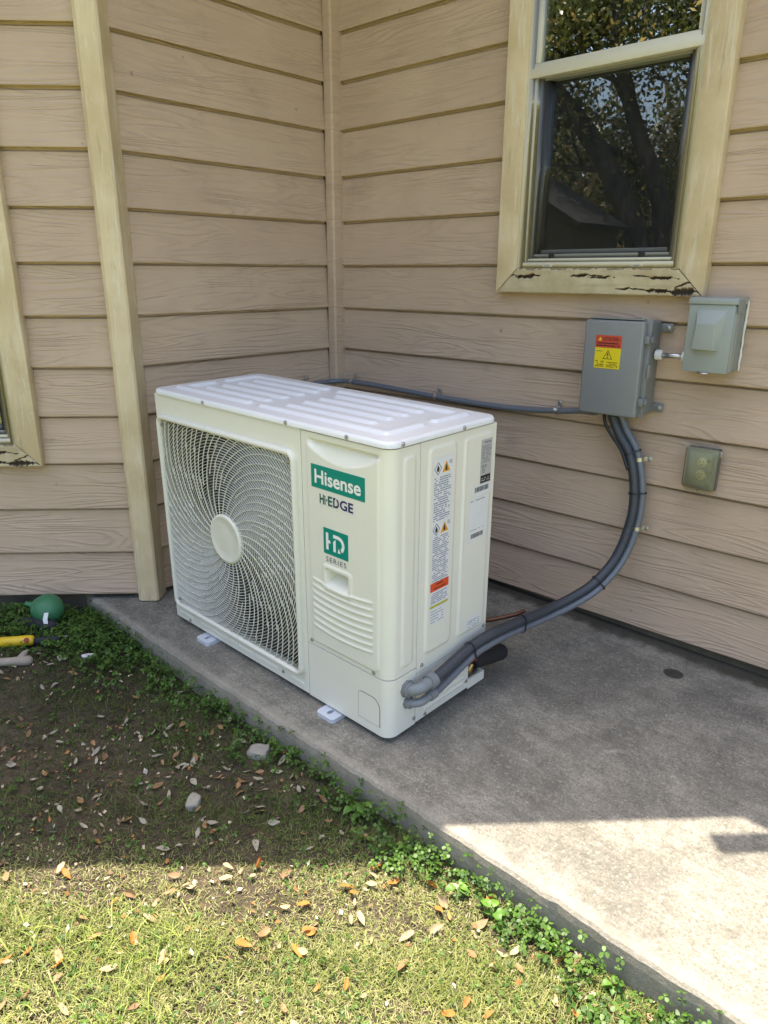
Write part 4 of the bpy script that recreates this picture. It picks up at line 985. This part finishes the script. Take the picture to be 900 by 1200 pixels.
# tool with blue shaft and yellow grip
TL = empty('garden_tool', gpt(-.085, -1.51)); tag(TL, 'hand tool with blue shaft, yellow grip and black end on the clover', 'tool')
tz = Vector((0, 0, .024)); ax_ = Vector((.61, .79, 0)).normalized(); o0 = Vector((-.035, -.055, 0)) + tz
def seg_t(a, b): return o0 + ax_ * a, o0 + ax_ * b
m = MB(); m.tube([o0 + ax_ * -.42, o0 + ax_ * -.05], .0145, 14); m.build('shaft', M['btool'], TL, True)
m = MB(); m.tube([o0 + ax_ * q for q in (-.052, -.048, .05, .085, .098, .103)], [.015, .0195, .0185, .0195, .017, .010], 16); m.build('grip', M['ytool'], TL, True)
m = MB(); fd = Vector((.62, -.62, .48)).normalized(); m.lathe([(.0095, 0), (.0095, .0035), (.008, .004)], o0 + ax_ * .084 + fd * .0165, fd, 16); m.build('hang_hole', M['redp'], TL)
m = MB(); m.tube([o0 + ax_ * q + Vector((0, 0, zz)) for q, zz in ((.10, -.004), (.14, -.006), (.175, -.004), (.19, -.006))], [.011, .014, .013, .008], 12); m.build('black_end', M['glove'], TL, True)
m = MB(); m.tube(catmull([gpt(-.23, -1.48, .012), gpt(-.20, -1.45, .018), gpt(-.155, -1.41, .022), gpt(-.11, -1.375, .020)], 6), [.008, .012, .018, .022, .024, .025, .025, .024, .024, .025, .026, .026, .025, .025, .026, .026, .024, .018, .010], 12)
o = m.build('black_roll', M['glove'], None, True); tag(o, 'crumpled black fabric roll lying under the green ball', 'fabric')

# ------------------------------------------------------------------ grass, clover, litter
def vis_ok(x, y): return (y < np.vectorize(edge_y)(x) - .004) & (x - y > L + .02)
def shade_f(x, y): return 1 - smooth01(2.80, 2.86, x - y)          # ground inside the eave shadow; not called
def lump(x, y, s, p): return np.sin(s * x + p) * np.sin(s * 1.3 * y + 2 * p) + .6 * np.sin(s * 2.3 * y - s * 1.7 * x + p * 3)
def blades(N, lo, hi, wid, colfn, keep, lean=(.3, 1.2), zoff=0.0):
    x = RNG.uniform(-1.25, 2.75, N); y = RNG.uniform(-2.75, -1.15, N)
    k = vis_ok(x, y) & (RNG.random(N) < keep(x, y)); x = x[k]; y = y[k]; n = len(x)
    ln = RNG.uniform(lo, hi, n) * (1 + .25 * lump(x, y, 5, 1)); az = RNG.uniform(0, 2 * PI, n); le = RNG.uniform(*lean, n)
    dirx, diry = np.cos(az), np.sin(az); w = RNG.uniform(wid[0], wid[1], n)
    px, py = -diry * w / 2, dirx * w / 2; z0 = gz(x, y) - .002 + zoff
    def pt(f, ww):
        a = le * (0.55 + .6 * f); r = ln * f * np.sin(a); h = ln * f * np.cos(a)
        bx, by = x + dirx * r, y + diry * r
        return np.stack([bx - px * ww, by - py * ww, z0 + np.maximum(h, .001)], 1), np.stack([bx + px * ww, by + py * ww, z0 + np.maximum(h, .001)], 1)
    a0, a1 = pt(0, 1); b0, b1 = pt(.55, .9); c0, c1 = pt(1, .15)
    V = np.stack([a0, a1, b0, b1, c0, c1], 1).reshape(-1, 3); base = np.arange(n)[:, None] * 6
    Q = np.concatenate([base + np.array([0, 1, 3, 2]), base + np.array([2, 3, 5, 4])])
    C = colfn(x, y, n); C = np.repeat(C, 6, 0); return V, Q, C
def lerp3(a, b, t): return np.array(a)[None] * (1 - t[:, None]) + np.array(b)[None] * t[:, None]
def bare(x, y):   # trampled bare corner beside the slab
    d = np.hypot((x - .75) / .75, (y + 1.68) / .30); return smooth01(1.25, .55, d + .18 * lump(x, y, 9, 2))
def lush(x, y):   # thicker patch at the front left
    return smooth01(.55, .2, np.hypot((x - 1.12) / 1.0, (y + 2.02) / .75))
def sun_mask(x, y): return smooth01(2.6, 2.95, x - y)  # follows the edge of the eave shadow on the ground
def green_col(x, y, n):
    t = RNG.random(n); c = lerp3((.10, .15, .03), (.34, .365, .10), t ** 1.1); d = np.clip(RNG.random(n) * 1.2 - .45 + .15 * lump(x, y, 7, 4), 0, 1)[:, None] * sun_mask(x, y)[:, None]
    c = c * (.52 + .48 * sun_mask(x, y))[:, None] * (1 - (1 - sun_mask(x, y))[:, None] * np.array((.16, 0, .05))[None])  # blades inside the eave shadow painted darker and less red, shade in the colour
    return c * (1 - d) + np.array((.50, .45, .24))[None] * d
V1, Q1, C1 = blades(560000, .009, .026, (.0012, .0027), green_col, lambda x, y: (.36 + .60 * sun_mask(x, y) + .15 * lush(x, y)) * (1 - .52 * bare(x, y)) * (.8 + .3 * lump(x, y, 11, 3)), (.4, 1.45))
V2, Q2, C2 = blades(40000, .025, .065, (.0014, .003), lambda x, y, n: lerp3((.17, .24, .04), (.38, .44, .11), RNG.random(n)), lambda x, y: np.clip(lush(x, y) * .9 * (.5 + .6 * lump(x, y, 6, 5)), 0, 1) * sun_mask(x, y), (.4, 1.4))
V3, Q3, C3 = blades(48000, .006, .022, (.0006, .0013), lambda x, y, n: lerp3((.26, .20, .11), (.54, .46, .27), RNG.random(n)) * (.55 + .45 * sun_mask(x, y))[:, None], lambda x, y: .16 + .5 * sun_mask(x, y), (1.25, 1.56), .004)  # straw colour dimmed inside the eave shadow as well
V = np.concatenate([V1, V2, V3]); Q = np.concatenate([Q1, Q2 + len(V1), Q3 + len(V1) + len(V2)]); C = np.concatenate([C1, C2, C3])
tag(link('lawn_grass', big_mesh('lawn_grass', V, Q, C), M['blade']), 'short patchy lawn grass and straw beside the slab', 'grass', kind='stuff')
# clover-like ground cover, parted round the things lying in it
def clear_of(x, y):
    k = np.ones(len(x), bool)
    for cx, cy, r in ((.985, -1.288, .045), (1.03, -1.54, .035), (-.12, -1.565, .035), (-.085, -1.52, .03), (-.05, -1.475, .03), (-.09, -1.61, .03), (.0, -1.62, .03), (.05, -1.58, .03), (-.14, -1.41, .03), (.13, -1.385, .025)): k &= np.hypot(x - cx, y - cy) > r
    return k
def clover(N, keep, hlo, hhi, rlo, rhi, seed):
    rg = np.random.default_rng(seed)
    x = rg.uniform(-1.25, 2.75, N); y = rg.uniform(-2.4, -1.15, N); k = vis_ok(x, y) & (rg.random(N) < keep(x, y)) & clear_of(x, y); x = x[k]; y = y[k]; n = len(x)
    h = rg.uniform(hlo, hhi, n); R = rg.uniform(rlo, rhi, n); Vs = []; Qs = []; Cs = []; base = 0
    t = rg.random(n); col = lerp3((.035, .085, .015), (.10, .19, .03), t)
    tx, ty = rg.normal(0, .35, n), rg.normal(0, .35, n)
    for j in range(3):
        a = rg.uniform(0, 2 * PI, n) if j == 0 else a + 2 * PI / 3
        ca, sa = np.cos(a), np.sin(a); pts = []
        for (u, v) in ((0.05, 0), (.55, .46), (1.1, .40), (1.2, 0), (1.1, -.40), (.55, -.46)):
            dx = (u * ca - v * sa) * R; dy = (u * sa + v * ca) * R
            pts.append(np.stack([x + dx, y + dy, gz(x, y) + h + dx * tx + dy * ty - .25 * u * R + .12 * abs(v) * R], 1))
        Vs.append(np.stack(pts, 1).reshape(-1, 3)); b = base + np.arange(n)[:, None] * 6
        Qs += [b + np.array([0, 5, 4, 3]), b + np.array([0, 3, 2, 1])]; Cs.append(np.repeat(col * (.85 + .3 * rg.random(n))[:, None], 6, 0)); base += n * 6
    return np.concatenate(Vs), np.concatenate(Qs), np.concatenate(Cs)
def strip_k(x, y):
    e = np.vectorize(edge_y)(x) - y
    return smooth01(.125, .015, e + .045 * lump(x, y, 13, 1)) * .95
def back_k(x, y): return smooth01(.75, .25, np.hypot((x + .25) / .85, (y + 1.28) / .42) + .13 * lump(x, y, 8, 6) - .1)
Va, Qa, Ca = clover(52000, lambda x, y: np.clip(np.maximum(strip_k(x, y) * (.55 + .45 * lump(x, y, 12, 2)), back_k(x, y) * .95), 0, 1), .012, .045, .005, .011, 21)
Vb, Qb, Cb = clover(30000, lambda x, y: np.clip(.16 + .18 * lump(x, y, 10, 7), 0, 1) * (1 - .55 * bare(x, y)), .006, .02, .003, .007, 22)
Vc, Qc, Cc = clover(16000, lambda x, y: strip_k(x, y) * smooth01(.06, .01, np.vectorize(edge_y)(x) - y) * .8, .035, .085, .005, .010, 23)
V = np.concatenate([Va, Vb, Vc]); Q = np.concatenate([Qa, Qb + len(Va), Qc + len(Va) + len(Vb)]); C = np.concatenate([Ca, Cb, Cc])
tag(link('clover', big_mesh('clover', V, Q, C), M['leafy']), 'low green clover and weeds along the slab edge', 'ground cover', kind='stuff')
# crumbs of leaf, bark and white grit
def crumbs(N, keep, lo, hi, cols, seed):
    rg = np.random.default_rng(seed); x = rg.uniform(-1.25, 2.75, N); y = rg.uniform(-2.75, -1.15, N); k = vis_ok(x, y) & (rg.random(N) < keep(x, y)); x = x[k]; y = y[k]; n = len(x)
    s = rg.uniform(lo, hi, n); a = rg.uniform(0, 2 * PI, n); asp = rg.uniform(.35, .9, n); V = []
    tx, ty = rg.normal(0, .45, n), rg.normal(0, .45, n)
    for (u, v) in ((-1, 0), (0, -1), (1, 0), (0, 1)):
        dx = (u * np.cos(a) - v * asp * np.sin(a)) * s; dy = (u * np.sin(a) + v * asp * np.cos(a)) * s
        V.append(np.stack([x + dx, y + dy, gz(x, y) + .006 + rg.uniform(0, .006, n) + dx * tx + dy * ty], 1))
    V = np.stack(V, 1).reshape(-1, 3); ci = rg.integers(0, len(cols), n); C = np.array(cols)[ci] * rg.uniform(.75, 1.15, n)[:, None]
    return V, np.arange(n)[:, None] * 4 + np.array([0, 1, 2, 3]), np.repeat(C, 4, 0)
L1 = crumbs(9500, lambda x, y: .3 + .3 * lump(x, y, 8, 9) + .35 * bare(x, y), .002, .0075, [(.30, .22, .13), (.42, .35, .24), (.20, .13, .07), (.48, .43, .34), (.33, .15, .05)], 31)
L2 = crumbs(800, lambda x, y: np.clip(.25 + .5 * lump(x, y, 6, 12), 0, 1) * (.35 + sun_mask(x, y)), .0012, .0045, [(.60, .59, .56), (.55, .53, .5)], 32)
V = np.concatenate([L1[0], L2[0]]); Q = np.concatenate([L1[1], L2[1] + len(L1[0])]); C = np.concatenate([L1[2], L2[2]])
tag(link('leaf_litter', big_mesh('leaf_litter', V, Q, C), M['litter']), 'crumbled leaf litter and white grit on the soil', 'litter', kind='stuff')
# fallen leaves, one object each
def leaf_mesh(seed):
    rg = random.Random(seed); m = MB(); n = 8; Lh = 1.0; wd = rg.uniform(.17, .25); curl = rg.uniform(-.4, 1.7); bend = rg.uniform(-.4, 1.0); tw = rg.uniform(-.5, .5)
    for i in range(n + 1):
        t = i / n; w = wd * math.sin(PI * min(1, .06 + t * .94) ** .85) ** .8 * (1 + .08 * math.sin(9 * t + seed)); x = (t - .5) * Lh
        zc = bend * (x * x) * .8 + .02 * math.sin(7 * t + seed)
        for s in (-1, 0, 1):
            m.v.append((x, s * w, zc + abs(s) * w * curl * .5 + s * w * tw * (t - .5) + rg.uniform(-.012, .012)))
    for i in range(n):
        for s in range(2): a = i * 3 + s; m.f.append((a, a + 3, a + 4, a + 1))
    m.tube([(-.5, 0, .0), (-.58, .01, .02), (-.64, 0, .05)], .010, 4); return m.mesh('fallen_leaf')
LMS = {k: [] for k in LEAFM}
for k in LEAFM:
    for s in range(7):
        me = leaf_mesh(s * 5 + len(k)); me.materials.append(LEAFM[k]); me.polygons.foreach_set('use_smooth', [True] * len(me.polygons)); LMS[k].append(me)
GRP = {('orange', 1): 'orange-brown fallen leaf lying on the sunlit grass', ('brown', 1): 'dull brown fallen leaf lying on the sunlit grass', ('tan', 1): 'pale tan fallen leaf lying on the sunlit grass', ('pale', 0): 'pale grey-tan fallen leaf lying on the shaded soil', ('brown', 0): 'brown fallen leaf lying on the shaded soil'}
def put_leaf(kind, x, y, ln, rz, sunny, tilt=.34):
    o = bpy.data.objects.new('fallen_leaf', random.choice(LMS[kind])); COL.objects.link(o)
    o.location = gpt(x, y, .007 + .003 * random.random() + (.004 if sunny else 0)); o.rotation_euler = (random.gauss(0, tilt), random.gauss(0, tilt), rz); o.scale = (ln, ln, ln)
    lab = GRP[(kind, sunny)]; tag(o, lab, 'leaf', {'orange': 'orange leaves on the sunlit grass', 'tan': 'pale leaves on the sunlit grass', 'pale': 'pale leaves on the shaded soil', 'brown': 'brown leaves on the sunlit grass' if sunny else 'brown leaves on the shaded soil'}[kind])
def in_frame(x, y):
    d = Vector((x, y, float(gz(x, y)))) - CAM; zz = d.dot(f_)
    return zz > .3 and abs(d.dot(r_) / zz) < .58 and abs(d.dot(u_) / zz) < .76
def scatter(n, kinds, sunny, region, lo, hi):
    c = 0
    while c < n:
        x = random.uniform(-.6, 2.35); y = random.uniform(-2.3, -1.22)
        if x - y < L + .12 or y > edge_y(x) - .02: continue
        if not in_frame(x, y): continue
        s = x - y
        if sunny and s < 2.86: continue
        if not sunny and s > 2.78: continue
        if random.random() > region(x, y): continue
        put_leaf(random.choice(kinds), x, y, random.uniform(lo, hi), random.uniform(0, 6.3), sunny); c += 1
scatter(112, ['orange', 'orange', 'tan', 'tan', 'brown'], 1, lambda x, y: .35 + .65 * float(smooth01(3.6, 2.9, x - y)), .016, .040)
scatter(150, ['pale', 'pale', 'brown'], 0, lambda x, y: .18 + .8 * math.exp(-((x - 1.15) / .45) ** 2 - ((y + 1.40) / .16) ** 2) + .4 * math.exp(-((x - .15) / .25) ** 2 - ((y + 1.42) / .12) ** 2), .016, .036)
# broad-leaved weeds at the slab foot
def weed(x, y, n, size, label, seed):
    rg = random.Random(seed); w = empty('weed_plant', gpt(x, y)); tag(w, label, 'weed', 'broad-leaved weeds along the slab')
    for k in range(n):
        a = rg.uniform(0, 6.3); el = rg.uniform(.3, 1.0); ln = size * rg.uniform(.7, 1.15); d = Vector((math.cos(a), math.sin(a), 0)); st = Vector((d.x * .25, d.y * .25, 1)) * size * rg.uniform(.5, 1.2)
        m = MB(); nn = 7; sd_ = Vector((-d.y, d.x, 0)); c = rg.uniform(0, 1); V = []; 
        for i in range(nn + 1):
            t = i / nn; wd = ln * .36 * math.sin(PI * t ** .7) ** .9; p = st + d * ln * t * math.cos(el * .5) + Vector((0, 0, ln * (t * .45 - t * t * .6)))
            for s in (-1, 0, 1): V.append(p + sd_ * s * wd + Vector((0, 0, abs(s) * wd * .35)))
        F = []
        for i in range(nn):
            for s in range(2): b = i * 3 + s; F.append((b, b + 3, b + 4, b + 1))
        nV = len(V); m.add(V, F); m.tube([(0, 0, -.004), st * .6, st + d * .002], .0012, 5)
        cols = np.tile(np.array([.09 + .05 * c, .20 + .06 * c, .035]), (len(m.v), 1))
        me = m.mesh('leaf'); at = me.color_attributes.new('Col', 'FLOAT_COLOR', 'POINT'); c4 = np.ones((len(m.v), 4), np.float32); c4[:, :3] = cols; at.data.foreach_set('color', c4.ravel())
        link('leaf', me, M['leafy'], w, True)
weed(1.36, -1.262, 8, 0.0288, 'broad-leaved weed at the slab foot nearest the unit, in shade', 1)
weed(1.53, -1.262, 7, 0.0216, 'small weed at the slab foot just inside the shade line', 2)
weed(1.70, -1.27, 8, 0.0259, 'light green weed at the slab foot just past the shade line', 3)
weed(1.80, -1.275, 8, 0.0274, 'broad-leaved weed in the sun midway along the slab foot', 4)
weed(1.93, -1.25, 9, 0.0187, 'low leafy weed in the sun against the slab face', 5)
weed(2.07, -1.245, 8, 0.0202, 'leafy weed at the slab foot nearest the bottom right corner', 6)

# ------------------------------------------------------------------ trees and shed that the panes mirror
def tree(name, base, limbs, leaves, spread, leafsize, label, seed, cols, drop=.4, group='oaks across the lawn'):
    """limbs: list of polylines [(x,y,z)...] with start radius; leaves clustered about twig ends"""
    rg = random.Random(seed); T = empty(name, base); tag(T, label, 'tree', group)
    ends = []
    def twig(m, p, d, ln, r, depth):
        pts = [p]; q = p.copy(); dd = d.copy()
        for k in range(4):
            dd = (dd + Vector((rg.gauss(0, .22), rg.gauss(0, .22), rg.gauss(0.05, .18)))).normalized(); q = q + dd * ln / 4; pts.append(q.copy())
        m.tube(pts, [r, r * .85, r * .7, r * .55, r * .4], 6 if depth else 8)
        if depth < 2:
            for k in range(3 if depth == 0 else 3):
                j = rg.choice([2, 3, 4]); nd = (dd + Vector((rg.gauss(0, .7), rg.gauss(0, .7), rg.gauss(.1, .5)))).normalized(); twig(m, pts[j], nd, ln * rg.uniform(.55, .8), r * .5, depth + 1)
        else: ends.extend(pts[2:])
    m = MB()
    for poly, r0, r1 in limbs:
        pts = catmull(poly, 5); n = len(pts); m.tube(pts, [r0 + (r1 - r0) * i / (n - 1) for i in range(n)], 12)
        for i in range(int(n * .58), n, 2):
            d = Vector((rg.gauss(0, 1), rg.gauss(0, 1), rg.gauss(.3, .6))).normalized(); twig(m, pts[i], d, spread * rg.uniform(.6, 1.1), r1 * .7, 0)
    m.build('trunk', M['bark'], T, True)
    E_ = np.array([e[:] for e in ends]); g = np.random.default_rng(seed); idx = g.integers(0, len(E_), leaves)
    P = E_[idx] + g.normal(0, drop, (leaves, 3)) * np.array([1, 1, .8]); n = leaves
    u = g.normal(0, 1, (n, 3)); u /= np.linalg.norm(u, axis=1)[:, None]; v = np.cross(u, g.normal(0, 1, (n, 3))); v /= np.linalg.norm(v, axis=1)[:, None]
    s = g.uniform(.6, 1.3, n)[:, None] * leafsize
    V = np.stack([P - u * s, P + v * s * .45, P + u * s, P - v * s * .45], 1).reshape(-1, 3); Q = np.arange(n)[:, None] * 4 + np.arange(4)
    t = g.random(n); c = lerp3(cols[0], cols[1], t); k = g.random(n) < .12; c[k] = np.array(cols[2])
    link('crown', big_mesh('crown', V, Q, np.repeat(c, 4, 0)), M['crown'], T)
    return T
GC = [(.045, .06, .016), (.15, .16, .045), (.45, .33, .12)]
zt = float(gz(-2.7, -10))
tree('oak_tree', (-2.7, -10, zt), [([(0, 0, -.2), (-.05, 0, .6), (-.25, 0, 1.25), (-.7, .1, 2.4), (-1.5, .2, 3.6), (-2.6, .2, 4.7), (-3.6, 0, 5.6)], .30, .09), ([(-.02, 0, .7), (.0, -.05, 1.6), (-.25, -.1, 2.6), (-.75, 0, 3.7), (-1.1, .1, 5.0), (-1.2, .2, 6.6)], .20, .07), ([(.1, 0, 1.4), (.6, .1, 2.6), (.9, .2, 4.0), (.9, .2, 5.6)], .13, .06)],
     36000, 1.5, .055, 'live oak with two forked leaning trunks mirrored in the window', 5, GC, .42)
tree('oak_tree', (-.2, -12.5, zt), [([(0, 0, -.2), (.1, 0, 1.6), (-.1, 0, 3.2), (-.5, 0, 5.0), (-.8, 0, 6.8)], .24, .07), ([(0, 0, 2.0), (.8, 0, 3.4), (1.2, 0, 5.2)], .14, .06)], 22000, 1.5, .06, 'live oak standing right of the forked one across the lawn', 8, GC, .45)
tree('oak_tree', (-7.0, -11.5, zt), [([(0, 0, -.2), (0, 0, 1.8), (.3, 0, 3.4), (.2, 0, 5.2), (.6, 0, 7.2)], .26, .07), ([(0, 0, 2.0), (-.9, 0, 3.6), (-1.2, 0, 5.4)], .15, .06)], 22000, 1.6, .06, 'live oak standing left of the forked one across the lawn', 9, GC, .45)
def thicket(x, y, r, h, n, seed, label):
    g = np.random.default_rng(seed); T = empty('thicket_bush', (x, y, float(gz(x, y)))); tag(T, label, 'bush', 'brushy thicket behind the oaks')
    P = g.normal(0, 1, (n, 3)); P /= np.linalg.norm(P, axis=1)[:, None]; P *= (g.random(n) ** .4)[:, None]; P[:, 2] = np.abs(P[:, 2]); P *= np.array([r, r * .5, h]); P *= (1 + .2 * np.sin(5 * P[:, :1] + seed))
    u = g.normal(0, 1, (n, 3)); u /= np.linalg.norm(u, axis=1)[:, None]; v = np.cross(u, g.normal(0, 1, (n, 3))); v /= np.linalg.norm(v, axis=1)[:, None]; s = g.uniform(.08, .22, n)[:, None]
    V = np.stack([P - u * s, P + v * s * .3, P + u * s, P - v * s * .3], 1).reshape(-1, 3)
    c = lerp3((.17, .14, .085), (.33, .27, .16), g.random(n)); k = g.random(n) < .3; c[k] = (.11, .15, .045)
    link('foliage', big_mesh('foliage', V, np.arange(n)[:, None] * 4 + np.arange(4), np.repeat(c, 4, 0)), M['crown'], T)
    m = MB()
    for k in range(9):
        a = Vector((g.uniform(-.6, .6) * r, g.uniform(-.2, .2) * r, 0)); m.tube([a, a + Vector((g.normal(0, .3), g.normal(0, .2), h * .5)), a + Vector((g.normal(0, .6), g.normal(0, .3), h * .95))], [.03, .02, .008], 5)
    m.build('stem', M['bark'], T, True)
for k, (x, y, r, h) in enumerate(((-10.5, -19, 3.0, 6.2), (-7.2, -18, 2.8, 5.6), (-4.4, -19, 2.8, 6.4), (-1.6, -18, 2.7, 5.6), (1.4, -19, 2.8, 6.2), (-13.5, -18, 3.0, 6.2))):
    thicket(x, y, r, h, 14000, 40 + k, ['brushy thicket clump second from the far left', 'brushy thicket clump behind the shed', 'brushy thicket clump behind the forked oak', 'brushy thicket clump right of the forked oak', 'brushy thicket clump at the far right of the row', 'brushy thicket clump at the far left of the row'][k])
SH = empty('garden_shed', (-3.89, -8.2, float(gz(-3.89, -8.2)))); tag(SH, 'small dark shed with a sloping roof across the lawn', 'shed')
m = MB(); m.prism([(-.9, 0), (.9, 0), (.9, 1.98), (-.9, 3.02)], 'y', -.7, .7); m.build('wall', M['shed'], SH)
m = MB(); m.prism([(-1.02, 3.10), (1.02, 1.92), (1.02, 1.98), (-1.02, 3.16)], 'y', -.82, .82); m.build('roof', M['shedroof'], SH)
m = MB(); m.box(-.3, .35, .701, .72, .05, 1.5); m.build('door', M['shedroof'], SH)
